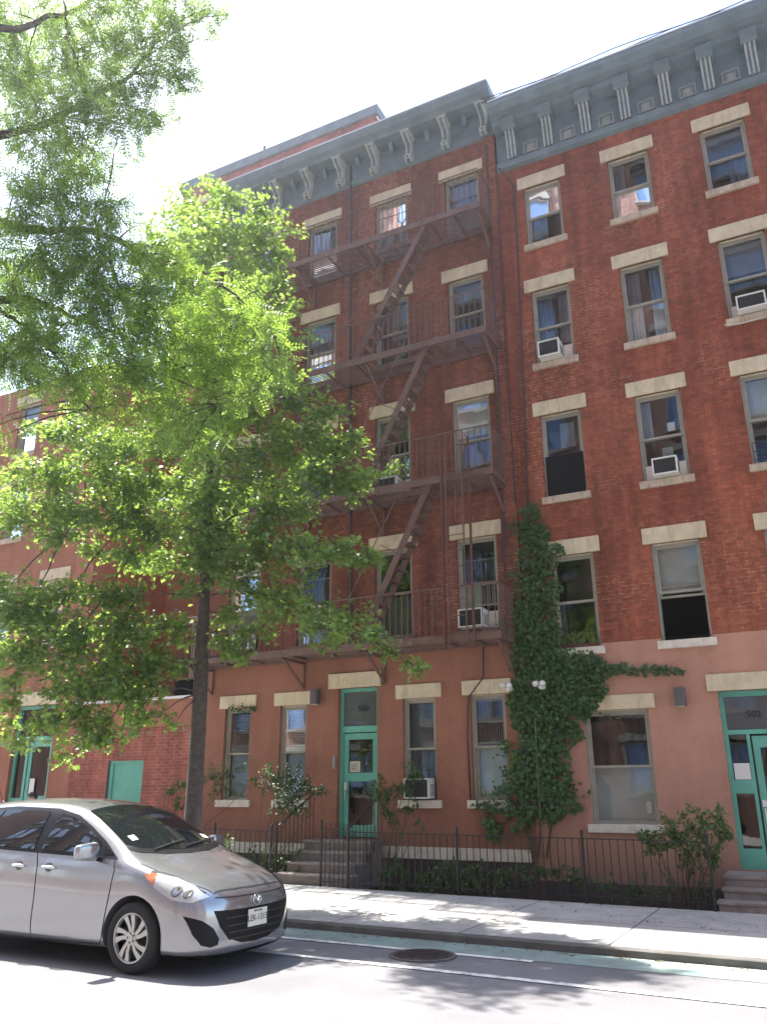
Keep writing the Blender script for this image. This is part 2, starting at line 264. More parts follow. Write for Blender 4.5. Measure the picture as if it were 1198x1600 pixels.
# ---------------------------------------------------------------- mesh helpers
ORG = {}
class MB:
    def __init__(s): s.v = []; s.f = []; s.marks = []
    def mark(s, k): s.marks.append((len(s.f), k)); return s
    def box(s, x0, x1, y0, y1, z0, z1):
        i = len(s.v); s.v += [(x, y, z) for z in (z0, z1) for y in (y0, y1) for x in (x0, x1)]
        s.f += [tuple(i+k for k in q) for q in ((0, 2, 3, 1), (4, 5, 7, 6), (0, 1, 5, 4), (2, 6, 7, 3), (0, 4, 6, 2), (1, 3, 7, 5))]; return s
    def quad(s, *p):
        i = len(s.v); s.v += [tuple(q) for q in p]; s.f.append(tuple(range(i, i+len(p)))); return s
    def bar(s, a, b, wx, wy=None, upv=(0, 0, 1)):
        a, b = Vector(a), Vector(b); d = (b-a).normalized(); u = Vector(upv)
        if abs(d.dot(u)) > .98: u = Vector((1, 0, 0))
        r = d.cross(u).normalized(); u = r.cross(d); wy = wy or wx; i = len(s.v)
        for p in (a, b):
            for q in ((-1, -1), (1, -1), (1, 1), (-1, 1)): s.v.append(tuple(p + r*q[0]*wx/2 + u*q[1]*wy/2))
        s.f += [tuple(i+k for k in q) for q in ((0, 3, 2, 1), (4, 5, 6, 7), (0, 1, 5, 4), (1, 2, 6, 5), (2, 3, 7, 6), (3, 0, 4, 7))]; return s
    def tube(s, pts, r, n=8, cap=True):
        pts = [Vector(p) for p in pts]; rs = r if isinstance(r, (list, tuple)) else [r]*len(pts); i0 = len(s.v); pr = None
        for k, p in enumerate(pts):
            d = (pts[min(k+1, len(pts)-1)] - pts[max(k-1, 0)]).normalized()
            if pr is None: pr = d.orthogonal().normalized()
            pr = (pr - d*pr.dot(d)).normalized(); q = d.cross(pr)
            for j in range(n): a = 2*math.pi*j/n; s.v.append(tuple(p + (pr*math.cos(a) + q*math.sin(a))*rs[k]))
        for k in range(len(pts)-1):
            for j in range(n): a = i0+k*n+j; b = i0+k*n+(j+1) % n; s.f.append((a, b, b+n, a+n))
        if cap: s.f.append(tuple(i0+j for j in range(n))[::-1]); s.f.append(tuple(i0+(len(pts)-1)*n+j for j in range(n)))
        return s
    def prism(s, poly, a, b, f):
        """poly in 2d, extruded between a and b; f(u, v, w) -> point"""
        i = len(s.v); n = len(poly)
        for w_ in (a, b): s.v += [tuple(f(u, v, w_)) for u, v in poly]
        s.f.append(tuple(range(i, i+n))); s.f.append(tuple(range(i+2*n-1, i+n-1, -1)))
        for k in range(n): s.f.append((i+k, i+(k+1) % n, i+n+(k+1) % n, i+n+k))
        return s
    def build(s, name, m, parent=None, smooth=False, bevel=0, org=None):
        o0 = Vector(org) if org else (ORG[parent.name] if parent else Vector((0, 0, 0)))
        me = bpy.data.meshes.new(name); me.from_pydata([tuple(Vector(v)-o0) for v in s.v], [], s.f); ms_ = m if isinstance(m, list) else [m]
        for q in ms_: me.materials.append(q)
        for k, (a, idx) in enumerate(s.marks):
            e = s.marks[k+1][0] if k+1 < len(s.marks) else len(s.f)
            for q in range(a, e): me.polygons[q].material_index = idx
        bm = bmesh.new(); bm.from_mesh(me); bmesh.ops.recalc_face_normals(bm, faces=bm.faces); bm.to_mesh(me); bm.free()
        if smooth: me.polygons.foreach_set('use_smooth', [True]*len(me.polygons))
        o = bpy.data.objects.new(name, me); col.objects.link(o); ORG[o.name] = o0
        if parent: o.parent = parent
        elif org: o.location = o0
        if bevel:
            md = o.modifiers.new('bevel', 'BEVEL'); md.width = bevel; md.segments = 2; md.limit_method = 'ANGLE'
        return o
def tag(o, label=None, cat=None, group=None, kind=None):
    if label: o['label'] = label
    if cat: o['category'] = cat
    if group: o['group'] = group
    if kind: o['kind'] = kind
    return o
def thing(name, loc, label, cat, group=None):
    o = bpy.data.objects.new(name, None); col.objects.link(o); o.location = loc; o.empty_display_size = .2; ORG[o.name] = Vector(loc)
    return tag(o, label, cat, group)
def text(name, body, size, loc, m, parent, rot=(R(90), 0, 0), ext=.002, align='CENTER'):
    cu = bpy.data.curves.new(name, 'FONT'); cu.body = body; cu.size = size; cu.extrude = ext; cu.align_x = align; cu.align_y = 'CENTER'; cu.offset = .0
    t = bpy.data.objects.new(name, cu); col.objects.link(t); dg = bpy.context.evaluated_depsgraph_get()
    me = bpy.data.meshes.new_from_object(t.evaluated_get(dg)); bpy.data.objects.remove(t)
    me.materials.clear(); me.materials.append(m)
    o = bpy.data.objects.new(name, me); col.objects.link(o); o.parent = parent; o.location = Vector(loc) - ORG[parent.name]; o.rotation_euler = rot; ORG[o.name] = ORG[parent.name]
    return o
def gz(x): return -.007*(x+3.7)

# ---------------------------------------------------------------- ground
YK, YP, YF = 9.8, 13.3, 14.8           # kerb, property line, facade
def strip(name, y0, y1, z, m, x0=-60, x1=25, label=None, nseg=1):
    b = MB(); b.quad((x0, y0, gz(x0)+z), (x1, y0, gz(x1)+z), (x1, y1, gz(x1)+z), (x0, y1, gz(x0)+z)); o = b.build(name, m); return tag(o, kind='structure')
g = MB(); g.quad((-90, -70, -1.2), (70, -70, -1.2), (70, 90, -1.2), (-90, 90, -1.2)); tag(g.build('ground', M['asphalt']), kind='structure')
strip('road', -1.2, YK, 0, M['asphalt'])
strip('bike_lane', 9.17, 9.78, .004, M['bike'])
b = MB()
def linq(b, x0, y0, x1, y1, wd, z): b.quad((x0, y0-wd/2, gz(x0)+z), (x1, y1-wd/2, gz(x1)+z), (x1, y1+wd/2, gz(x1)+z), (x0, y0+wd/2, gz(x0)+z))
linq(b, -30, 9.12, -2.9, 9.12, .1, .008); tag(b.build('lane_line', M['line']), kind='structure')
b = MB(); linq(b, -30, 8.42, 20, 8.1, .11, .008); tag(b.build('lane_line', M['line']), kind='structure')
b = MB(); x0, x1 = -60, 25
for y0, y1, zz in ((YK, YK+.16, .08),):
    b.quad((x0, y0, gz(x0)-.1), (x1, y0, gz(x1)-.1), (x1, y0, gz(x1)+zz-.01), (x0, y0, gz(x0)+zz-.01)); b.quad((x0, y0, gz(x0)+zz-.01), (x1, y0, gz(x1)+zz-.01), (x1, y0+.012, gz(x1)+zz), (x0, y0+.012, gz(x0)+zz)); b.quad((x0, y0+.012, gz(x0)+zz), (x1, y0+.012, gz(x1)+zz), (x1, y1, gz(x1)+zz), (x0, y1, gz(x0)+zz))
M['kerb'] = mat('kerb_stone', (.13, .118, .105), .8, var=.3, vscale=4, bump=.4)
tag(b.build('kerb', M['kerb']), kind='structure')
strip('pavement', YK+.16, YP+.05, .08, M['pave'])
strip('pavement', -6, -1.2, .1, M['pave'])
b = MB(); b.quad((-60, -1.2, gz(-60)-.1), (25, -1.2, gz(25)-.1), (25, -1.2, gz(25)+.1), (-60, -1.2, gz(-60)+.1)); tag(b.build('kerb', M['kerb']), kind='structure')
b = MB(); b.quad((-60, YP, -.12), (25, YP, -.22), (25, YF+.1, -.22), (-60, YF+.1, -.12)); b.quad((-60, YP+.05, -.2), (25, YP+.05, -.3), (25, YP+.05, gz(25)+.08), (-60, YP+.05, gz(-60)+.08))
tag(b.build('areaway_floor', M['soil']), kind='structure')
# manhole
mc = at(660, 1495, 9); d = (mc - Vector((0, 0, CAMZ))); t = -CAMZ/d.z; mc = Vector((d.x*t, d.y*t, 0)); mc.z = gz(mc.x)+.012
mh = thing('manhole_cover', mc, 'round dark iron manhole cover on the white line beside the green lane', 'manhole cover')
b = MB(); b.tube([mc+Vector((0, 0, -.01)), mc+Vector((0, 0, .003))], .36, 40); b.build('cover_ring', M['kerb'], mh)
b = MB(); b.tube([mc+Vector((0, 0, -.006)), mc+Vector((0, 0, .007))], .32, 40)
for i in range(-5, 6):
    for j in range(-5, 6):
        if i*i+j*j < 26: b.box(mc.x+i*.055-.016, mc.x+i*.055+.016, mc.y+j*.055-.016, mc.y+j*.055+.016, mc.z+.004, mc.z+.012)
b.build('lid', mat('manhole_iron', (.05, .042, .04), .6, var=.3), mh)

# ---------------------------------------------------------------- buildings
def wall_sheet(b, x0, x1, z0, z1, holes, y, dep=.16):
    hs = [h for h in holes if h[1] > x0 and h[0] < x1 and h[3] > z0 and h[2] < z1]
    xs = sorted(set([x0, x1] + [min(max(v, x0), x1) for h in hs for v in h[:2]])); zs = sorted(set([z0, z1] + [min(max(v, z0), z1) for h in hs for v in h[2:]]))
    for i in range(len(xs)-1):
        for j in range(len(zs)-1):
            cx, cz = (xs[i]+xs[i+1])/2, (zs[j]+zs[j+1])/2
            if any(h[0] < cx < h[1] and h[2] < cz < h[3] for h in hs): continue
            b.quad((xs[i], y, zs[j]), (xs[i+1], y, zs[j]), (xs[i+1], y, zs[j+1]), (xs[i], y, zs[j+1]))
    for a, c, e, f in hs:
        e2, f2 = max(e, z0), min(f, z1)
        b.quad((a, y, e2), (a, y+dep, e2), (a, y+dep, f2), (a, y, f2)); b.quad((c, y, e2), (c, y, f2), (c, y+dep, f2), (c, y+dep, e2))
        if f <= z1: b.quad((a, y, f), (a, y+dep, f), (c, y+dep, f), (c, y, f))
        if e >= z0: b.quad((a, y, e), (c, y, e), (c, y+dep, e), (a, y+dep, e))
def window(bld, x0, x1, z0, z1, y=YF, lintel=(.14, .30, .035), lm='cream', sill=(.065, .13, .06), sm='sill', fm='frame', sash=.5, inside=None, insidem='curtain', openlow=False, low=None, label=None, splitshade=None):
    f = .045; b = MB(); yy = y+.085
    b.box(x0, x0+f, yy, y+.20, z0, z1); b.box(x1-f, x1, yy, y+.20, z0, z1); b.box(x0+f, x1-f, yy, y+.20, z1-f, z1); b.box(x0+f, x1-f, yy, y+.20, z0, z0+f*.7)
    zm = z0 + (z1-z0)*sash; s = .042; a0, a1 = x0+f, x1-f; e0, e1 = z0+f*.7, z1-f
    # upper sash in front, lower sash behind it
    def sashf(za, zb, ya): b.box(a0, a0+s, ya, ya+.035, za, zb); b.box(a1-s, a1, ya, ya+.035, za, zb); b.box(a0+s, a1-s, ya, ya+.035, zb-s, zb); b.box(a0+s, a1-s, ya, ya+.035, za, za+s)
    sashf(zm-.02, e1, yy+.02); lo = zm-.10 if openlow else e0
    sashf(lo, zm+.02 if not openlow else zm+.12, yy+.062)
    w_ = b.build('window', M[fm], bld); 
    if label: tag(w_, label)
    g_ = MB(); g_.quad((a0+s, yy+.035, zm+s-.02), (a1-s, yy+.035, zm+s-.02), (a1-s, yy+.035, e1-s), (a0+s, yy+.035, e1-s))
    if not openlow: g_.quad((a0+s, yy+.08, e0+s), (a1-s, yy+.08, e0+s), (a1-s, yy+.08, zm-s+.02), (a0+s, yy+.08, zm-s+.02))
    g_.build('pane', M['glass'], w_)
    if lintel:
        e, h, p = lintel; l = MB(); l.box(x0-e, x1+e, y-p, y+.05, z1, z1+h); l.box(x0+.02, x1-.02, y+.05, y+.16, z1-.015, z1+.05); l.build('lintel', M[lm], w_, bevel=.008)
    if sill:
        e, h, p = sill; l = MB(); l.box(x0-e, x1+e, y-p, y+.12, z0-h, z0+.012); l.build('sill', M[sm], w_, bevel=.01)
    yi = y+.27
    def curt(xa, xb, za, zb, m, nm='curtain', amp=.02):
        c = MB(); n = 26; pts = [(xa+(xb-xa)*k/n, yi+amp*math.sin(k*1.35+xa*7)+amp*.5*math.sin(k*.6)) for k in range(n+1)]
        for k in range(n): c.quad((pts[k][0], pts[k][1], za), (pts[k+1][0], pts[k+1][1], za), (pts[k+1][0], pts[k+1][1], zb), (pts[k][0], pts[k][1], zb))
        c.build(nm, M[m], w_, smooth=True)
    for it in (inside or []):
        k = it[0]
        if k == 'curt': curt(x0+(x1-x0)*it[1], x0+(x1-x0)*it[2], z0+(z1-z0)*it[3], z0+(z1-z0)*it[4], it[5])
        if k == 'shade':
            c = MB(); c.box(x0+(x1-x0)*it[1], x0+(x1-x0)*it[2], yi-.02, yi-.012, z0+(z1-z0)*it[3], z0+(z1-z0)*it[4]); c.build('shade', M[it[5]], w_)
        if k == 'blind':
            c = MB(); za, zb = z0+(z1-z0)*it[1], z0+(z1-z0)*it[2]; nsl = int((zb-za)/.035)
            for q in range(nsl): zc = za+q*.035; c.quad((x0+.05, yi-.012, zc), (x1-.05, yi-.012, zc), (x1-.05, yi+.012, zc+.026), (x0+.05, yi+.012, zc+.026))
            c.build('blind', M['blind'], w_)
        if k == 'paper':
            c = MB(); c.box(x0+(x1-x0)*it[1], x0+(x1-x0)*it[2], yi-.05, yi-.045, z0+(z1-z0)*it[3], z0+(z1-z0)*it[4]); c.build('paper_sheet', M[it[5] if len(it) > 5 else 'white'], w_)
        if k == 'bars':   # folding gate inside
            c = MB(); za, zb = z0+(z1-z0)*it[1], z0+(z1-z0)*it[2]; n = 13
            for q in range(n): xx = x0+.1+(x1-x0-.2)*q/(n-1); c.box(xx-.006, xx+.006, yi-.05, yi-.038, za, zb)
            for zz in (za, (za+zb)/2, zb): c.box(x0+.07, x1-.07, yi-.056, yi-.032, zz-.014, zz+.014)
            c.build('security_gate', M['framew'], w_)
        if k == 'board':
            c = MB(); c.box(x0+.04, x1-.04, y+.06, y+.08, z0+(z1-z0)*it[1], z0+(z1-z0)*it[2]); c.build('board', M['blackpanel'], w_)
    return w_
def interior(bld, x0, x1, y0, y1, levels):
    b = MB(); b.quad((x0, y1, levels[0]), (x1, y1, levels[0]), (x1, y1, levels[-1]), (x0, y1, levels[-1]))
    for z in levels: b.quad((x0, y0, z), (x1, y0, z), (x1, y1, z), (x0, y1, z))
    for x in np.arange(x0, x1+.01, (x1-x0)/4): b.quad((x, y0, levels[0]), (x, y1, levels[0]), (x, y1, levels[-1]), (x, y0, levels[-1]))
    b.build('interior', M['room'], bld)

# ---- building 502 (right)
XJ = -4.50
B2 = thing('brick_building', (1.2, YF, 0), 'bright red brick apartment building on the right with pink stucco ground floor', 'building')
cols2 = [(-3.93, -3.11), (-2.075, -1.235), (-.20, .645)]
rows2 = [(4.11, 5.88), (7.07, 8.84), (10.0, 11.76), (12.93, 14.46)]
holes = [(a, c, e, f) for (a, c) in cols2 for (e, f) in rows2]
big = (-3.53, -2.42, 1.12, 3.0); door2 = (-1.28, .32, .5, 3.22)
XR = 9
b = MB(); wall_sheet(b, XJ, XR, 4.17, 16.4, holes, YF); b.quad((XR, YF, 4.17), (XR, 26, 4.17), (XR, 26, 16.4), (XR, YF, 16.4)); b.quad((XJ, YF+.4, 16.25), (XR, YF+.4, 16.25), (XR, 26, 16.25), (XJ, 26, 16.25)); b.quad((XJ, 26, -1), (XR, 26, -1), (XR, 26, 16.4), (XJ, 26, 16.4))
b.build('wall', M['brick502'], B2)
b = MB(); wall_sheet(b, XJ, XR, -.4, 4.17, [big, door2] + [h for h in holes if h[2] < 4.17], YF-.012, .17); b.quad((XR, YF, -.5), (XR, 26, -.5), (XR, 26, 4.17), (XR, YF, 4.17)); b.quad((XJ, YF-.012, 4.17), (XR, YF-.012, 4.17), (XR, YF, 4.17), (XJ, YF, 4.17))
b.build('stucco_wall', M['stucco502'], B2)
b = MB(); b.box(XJ, door2[0]-.1, YF-.04, YF-.010, -.4, .22); b.build('shaded_basement_wall', M['basement'], B2)  # dark panel at the wall foot, shade behind the fence painted in
interior(B2, XJ+.05, XR-.1, YF+.45, YF+3.2, [.3, 3.6, 6.5, 9.5, 12.5, 15.6])
ins = {(0, 3): [('curt', 0, .5, .05, .95, 'curtainb')], (1, 3): [('curt', 0, .35, .05, 1, 'curtain'), ('paper', .55, .8, .1, .4)], (2, 3): [('shade', .05, .95, .55, .97, 'curtainb'), ('curt', .5, .98, 0, .6, 'curtainb')],
       (0, 2): [('curt', .05, .45, .3, .95, 'curtainb'), ('curt', .6, .95, .3, .95, 'curtain')], (1, 2): [('curt', .03, .4, .03, .97, 'curtain'), ('curt', .62, .97, .03, .97, 'curtain')], (2, 2): [('shade', .05, .95, .6, .97, 'curtain')],
       (0, 1): [('shade', .4, .75, .62, .92, 'curtain'), ('board', 0, .5)], (1, 1): [('paper', .62, .78, .58, .68), ('paper', .45, .68, .28, .40), ('curt', 0, .3, .5, .97, 'curtainb')], (2, 1): [('shade', .05, .95, .5, .97, 'shade2')],
       (0, 0): [('curt', 0, .2, .02, .5, 'curtain')], (1, 0): [('shade', .05, .95, .5, .97, 'shade2')], (2, 0): []}
for i, (a, c) in enumerate(cols2):
    for j, (e, f) in enumerate(rows2):
        window(B2, a, c, e, f, inside=ins[(i, j)], openlow=(i == 1 and j == 0), sm='sillw' if j == 0 else 'sill', lintel=(.13, .30, .04))
wb = window(B2, *big, lintel=(.13, .25, .05), sm='sillw', inside=[('curt', .03, .97, .5, .97, 'dark'), ('shade', .03, .97, .03, .5, 'shade2'), ('paper', .8, .87, .1, .2)], fm='frame', sill=(.06, .12, .09))
# cornice 502
def cornice2():
    b = MB(); P = [(0, 15.10), (-.10, 15.14), (-.12, 15.28), (-.05, 15.30), (-.05, 16.12), (-.30, 16.2), (-.34, 16.3), (-.52, 16.36), (-.62, 16.5), (-.62, 16.62), (0, 16.66)]
    b.prism(P, XJ+.02, XR, lambda u, v, w_: (w_, YF+u, v)); c = b.build('cornice', M['cornice'], B2)
    xs = [at(px, py, 14.66).x for px, py in ((800, 245), (857, 223), (917, 203), (978, 183), (1040.5, 161), (1107, 139), (1178.6, 113))]
    stp = (xs[-1]-xs[0])/6
    xs = [xs[0]+k*stp for k in range(-0, 16)]
    for k, x in enumerate(xs):
        if x > XR-.3: break
        b = MB(); S = [(-.05, 15.3), (-.13, 15.3), (-.16, 15.5), (-.20, 15.8), (-.27, 15.98), (-.05, 15.98)]
        b.prism(S, x-.11, x+.11, lambda u, v, w_: (w_, YF+u, v))
        b.mark(1)
        for dx in (-.085, 0, .085): b.prism([(u-.03 if u < -.1 else u, v) for u, v in S], x+dx-.017, x+dx+.017, lambda u, v, w_: (w_, YF+u, v))
        b.mark(0)
        b.prism([(-.05, 15.985), (-.30, 15.985), (-.33, 16.06), (-.42, 16.12), (-.42, 16.24), (-.05, 16.24)], x-.16, x+.16, lambda u, v, w_: (w_, YF+u, v))
        b.build('bracket', [M['cornice'], M['corn_lt']], c)
        xm = x+stp/2; w2 = .17
        b = MB(); z0, z1 = 15.36, 15.66; yb = YF-.05
        for (a1, a2, c1, c2) in ((xm-w2, xm+w2, z0, z0+.03), (xm-w2, xm+w2, z1-.03, z1), (xm-w2, xm-w2+.03, z0+.03, z1-.03), (xm+w2-.03, xm+w2, z0+.03, z1-.03)): b.box(a1, a2, yb-.035, yb+.01, c1, c2)
        i = len(b.v); b.v += [(xm-.1, yb-.004, 15.42), (xm+.1, yb-.004, 15.42), (xm+.1, yb-.004, 15.60), (xm-.1, yb-.004, 15.60), (xm-.05, yb-.05, 15.47), (xm+.05, yb-.05, 15.47), (xm+.05, yb-.05, 15.55), (xm-.05, yb-.05, 15.55)]
        b.f += [(i+4, i+5, i+6, i+7)] + [(i+q, i+(q+1) % 4, i+4+(q+1) % 4, i+4+q) for q in range(4)]
        b.build('panel', M['corn_mid'], c)
    b = MB(); b.box(XJ+.03, XR, YF-.60, YF+.3, 16.665, 16.70); b.build('roof_flashing', M['flash'], c)
cornice2()
# cables along the cornice edge
b = MB()
for q in range(2):
    pts = [(XJ-.1+k*.6, YF-.58-.02*q, 16.72+.05*math.sin(k*1.1+q*2)+.05*q) for k in range(20)]; b.tube(pts, .012, 6)
tag(b.build('cable', M['black'], org=(XJ, YF-.6, 16.7)), 'thin black cables looping along the top edge of the right cornice', 'cable')
# door 502
def door502():
    D = MB(); y = YF+.08; f = .07; x0, x1, z0, z1 = door2
    def fr(a, c, e, g_, t=.06, yy=y): D.box(a, c, yy, yy+t, e, g_)
    fr(x0, x1, z1-.09, z1); fr(x0, x0+f, z0, z1-.09); fr(x1-f, x1, z0, z1-.09); fr(x0+f, x1-f, 2.53, 2.60)
    xs = x0+.39; fr(xs-.05, xs, z0, 2.53)
    fr(x0+f, xs-.05, 1.62, 1.82); fr(x0+f, xs-.05, z0, .80)
    d = D.build('door', M['green'], B2); tag(d, 'green glazed entrance door with sidelight and transom 502')
    L_ = MB(); a, c = xs+.03, xs+.03+.86; yl = y+.03
    for (p, q, e, g_) in ((a, a+.1, .52, 2.5), (c-.1, c, .52, 2.5), (a+.1, c-.1, 2.32, 2.5), (a+.1, c-.1, 1.5, 1.65), (a+.1, c-.1, .52, .85)): L_.box(p, q, yl, yl+.05, e, g_)
    lf = L_.build('door_leaf', M['green'], d)
    k = MB(); k.box(xs+.004, xs+.028, y+.03, y+.06, .52, 2.52); k.build('door_gap', M['black'], d)
    G = MB(); G.quad((x0+f, y+.03, 2.6), (x1-f, y+.03, 2.6), (x1-f, y+.03, z1-.09), (x0+f, y+.03, z1-.09)); G.build('transom_pane', M['glasst'], d); G = MB(); G.quad((x0+f, y+.03, 1.82), (xs-.05, y+.03, 1.82), (xs-.05, y+.03, 2.53), (x0+f, y+.03, 2.53)); G.quad((x0+f, y+.03, .8), (xs-.05, y+.03, .8), (xs-.05, y+.03, 1.62), (x0+f, y+.03, 1.62))
    G.quad((a+.1, yl+.025, .85), (c-.1, yl+.025, .85), (c-.1, yl+.025, 1.5), (a+.1, yl+.025, 1.5)); G.quad((a+.1, yl+.025, 1.65), (c-.1, yl+.025, 1.65), (c-.1, yl+.025, 2.32), (a+.1, yl+.025, 2.32)); G.build('pane', M['glassd'], d)
    p = MB(); p.box(x0+f+.02, xs-.06, y+.015, y+.02, 1.83, 2.08); p.build('notice', M['white'], d)
    text('house_number', '502', .155, (-.78, y+.02, 2.84), M['ink'], d)
    h = MB(); h.box(a+.02, a+.08, yl-.05, yl, 1.42, 1.52); h.tube([(a+.05, yl-.05, 1.4), (a+.05, yl-.05, 1.2)], .012); h.build('handle', M['flash'], d)
    l = MB(); l.box(x0-.15, x1+.15, YF-.07, YF+.05, z1, z1+.28); l.build('lintel', M['cream'], d, bevel=.01)
    c = MB(); c.tube([(-.62, YF+.9, 3.06), (-.62, YF+.9, 3.02)], .12, 20); c.build('ceiling_lamp', M['lampglow'], d)
m = mat('ceiling_lamp_glow', (.8, .8, .75), .5); m.node_tree.nodes['Principled BSDF'].inputs['Emission Color'].default_value = (1, .95, .85, 1); m.node_tree.nodes['Principled BSDF'].inputs['Emission Strength'].default_value = 1.5; M['lampglow'] = m
door502()

# ---- building 500 (centre)
XL = -12.05
B1 = thing('brick_building', (-8.3, YF, 0), 'dark red brick tenement in the middle carrying the fire escape and number 500', 'building')
cols1 = [(-11.46, -10.60), (-9.60, -8.75), (-7.68, -6.82), (-5.83, -4.98)]
rows1 = [(4.62, 6.49), (7.72, 9.59), (10.85, 12.6), (13.80, 15.41)]
holes1 = [(a, c, e, f) for (a, c) in cols1 for (e, f) in rows1]
gw = [(-11.36, -10.68), (-9.93, -9.27), (-7.06, -6.37), (-5.66, -4.96)]
gh = [(a, c, 1.5, 3.39) for a, c in gw]; door1 = (-8.52, -7.62, .82, 3.67)
b = MB(); wall_sheet(b, XL, XJ, 4.35, 16.6, holes1, YF+.004); b.quad((XL, YF, 4.3), (XL, 26, 4.3), (XL, 26, 17.1), (XL, YF, 17.1)); b.quad((XJ, YF, 15), (XJ, 26, 15), (XJ, 26, 17.1), (XJ, YF, 17.1)); b.quad((XL, YF+.2, 17.05), (XJ, YF+.2, 17.05), (XJ, 26, 17.05), (XL, 26, 17.05))
b.box(-4.80, XJ, YF-.09, YF+.02, 5.12, 16.2)
b.build('wall', M['brick500'], B1)
b = MB(); wall_sheet(b, XL, XJ, -.4, 4.35, gh+[door1], YF-.008, .17); b.quad((XL, YF-.008, -.4), (XL, 26, -.4), (XL, 26, 4.3), (XL, YF-.008, 4.3)); b.quad((XL, YF-.008, 4.35), (XJ, YF-.008, 4.35), (XJ, YF, 4.35), (XL, YF, 4.35))
b.build('stucco_wall', M['stucco500'], B1)
b = MB(); b.box(XL+.02, door1[0]-.1, YF-.06, YF, .50, .70); b.box(door1[1]+.1, XJ-.12, YF-.06, YF, .50, .70); b.build('stone_band', M['sillw'], B1)
b = MB(); b.box(XL+.03, door1[0]-.45, YF-.04, YF-.006, -.4, .5); b.box(door1[1]+.08, XJ-.05, YF-.04, YF-.006, -.4, .5); b.build('shaded_basement_wall', M['basement'], B1)  # basement wall below the band, darkened in colour for the areaway shade
interior(B1, XL+.1, XJ-.1, YF+.45, YF+3.2, [.3, 4.1, 7.1, 10.1, 13.1, 16.2])
ins1 = {(0, 3): [('shade', .03, .97, .05, .5, 'curtain')], (1, 3): [('curt', .03, .5, .02, .96, 'curtainb'), ('curt', .52, .98, .02, .96, 'curtain')], (2, 3): [('curt', .04, .45, .02, .96, 'curtainb'), ('curt', .6, .97, .02, .96, 'curtainb')], (3, 3): [('shade', .03, .97, .74, .97, 'curtain'), ('curt', .04, .97, .02, .7, 'curtainb')],
        (1, 2): [('shade', .03, .97, .7, .97, 'curtain'), ('curt', .1, .9, .02, .7, 'curtainb')], (2, 2): [('curt', .4, .98, .45, .97, 'curtainb')], (3, 2): [('shade', .03, .97, .75, .97, 'shade')], (0, 2): [],
        (0, 1): [], (1, 1): [('shade', .03, .97, .3, .97, 'shade')], (2, 1): [('shade', .03, .97, .72, .97, 'shade')], (3, 1): [('shade', .03, .97, .58, .97, 'shade2')],
        (0, 0): [('shade', .03, .97, .3, .97, 'shade')], (1, 0): [('bars', .03, .8)], (2, 0): [('shade', .03, .97, .03, .48, 'shade')], (3, 0): [('bars', .28, .78), ('shade', .05, .5, .2, .52, 'shade')]}
for i, (a, c) in enumerate(cols1):
    for j, (e, f) in enumerate(rows1):
        window(B1, a, c, e, f, lintel=(.13, .30, .04), inside=ins1[(i, j)], sill=(.08, .12, .05), sm='iron' if j < 4 else 'sill')
insg = [[('blind', .5, .96), ('shade', .05, .95, .04, .5, 'shade')], [('blind', .5, .96), ('shade', .05, .95, .04, .5, 'shade')], [('shade', .05, .95, .5, .97, 'shade2'), ('curt', .05, .95, .05, .5, 'shade2')], [('bars', .54, .95), ('shade', .05, .95, .04, .5, 'shade')]]
for (a, c, e, f), q in zip(gh, insg): window(B1, a, c, e, f, lintel=(.14, .27, .05), inside=q, sm='sillw', sill=(.1, .13, .07))
def cornice1():
    b = MB(); P = [(.004, 16.24), (-.06, 16.27), (-.08, 16.36), (-.04, 16.38), (-.04, 16.98), (-.42, 17.0), (-.46, 17.06), (-.58, 17.10), (-.64, 17.24), (-.64, 17.30), (0, 17.33)]
    b.prism(P, XL-.25, XJ+.06, lambda u, v, w_: (w_, YF+u, v)); b.box(XJ-.1, XJ+.06, YF+.004, YF+.5, 17.0, 17.3); c = b.build('cornice', M['cornice'], B1)
    xs = [at(px, py, 14.55).x for px, py in ((754.5, 218), (694, 241.7), (636.4, 262), (581, 283), (528, 302.6), (477.7, 322.8))]
    stp = (xs[-1]-xs[0])/5; xs = [xs[0]+k*stp for k in range(8)]
    S = [(-.04, 16.34), (-.14, 16.22), (-.23, 16.26), (-.25, 16.38), (-.16, 16.48), (-.14, 16.62), (-.2, 16.74), (-.32, 16.80), (-.42, 16.88), (-.42, 16.995), (-.04, 16.995)]
    for x in xs:
        if x < XL: continue
        b = MB(); b.prism(S, x-.07, x+.07, lambda u, v, w_: (w_, YF+u, v))
        b.mark(1)
        for s in (-.062, .062): b.prism([(u-.03, v-.02) if u < -.1 else (u, v) for u, v in S], x+s-.018, x+s+.018, lambda u, v, w_: (w_, YF+u, v))
        ringp = [(x+.05*math.cos(a), YF-.262, 16.32+.055*math.sin(a)) for a in np.linspace(0, 6.2832, 17)]; b.tube(ringp, .014, 6, cap=False)
        b.box(x-.12, x+.12, YF-.44, YF-.04, 16.93, 16.998)
        b.build('bracket', [M['cornice'], M['corn_lt']], c)
        xm = x+stp/2
        b = MB(); b.prism([(-.04, 16.8), (-.09, 16.74), (-.16, 16.78), (-.22, 16.9), (-.22, 16.99), (-.04, 16.99)], xm-.05, xm+.05, lambda u, v, w_: (w_, YF+u, v)); b.build('corbel', M['cornice'], c)
    b = MB(); b.box(XL-.2, XJ+.04, YF-.62, YF+.3, 17.335, 17.37); b.build('roof_flashing', M['flash'], c)
cornice1()
M['alloyish'] = mat('dull_metal', (.3, .29, .27), .5, metal=.4)
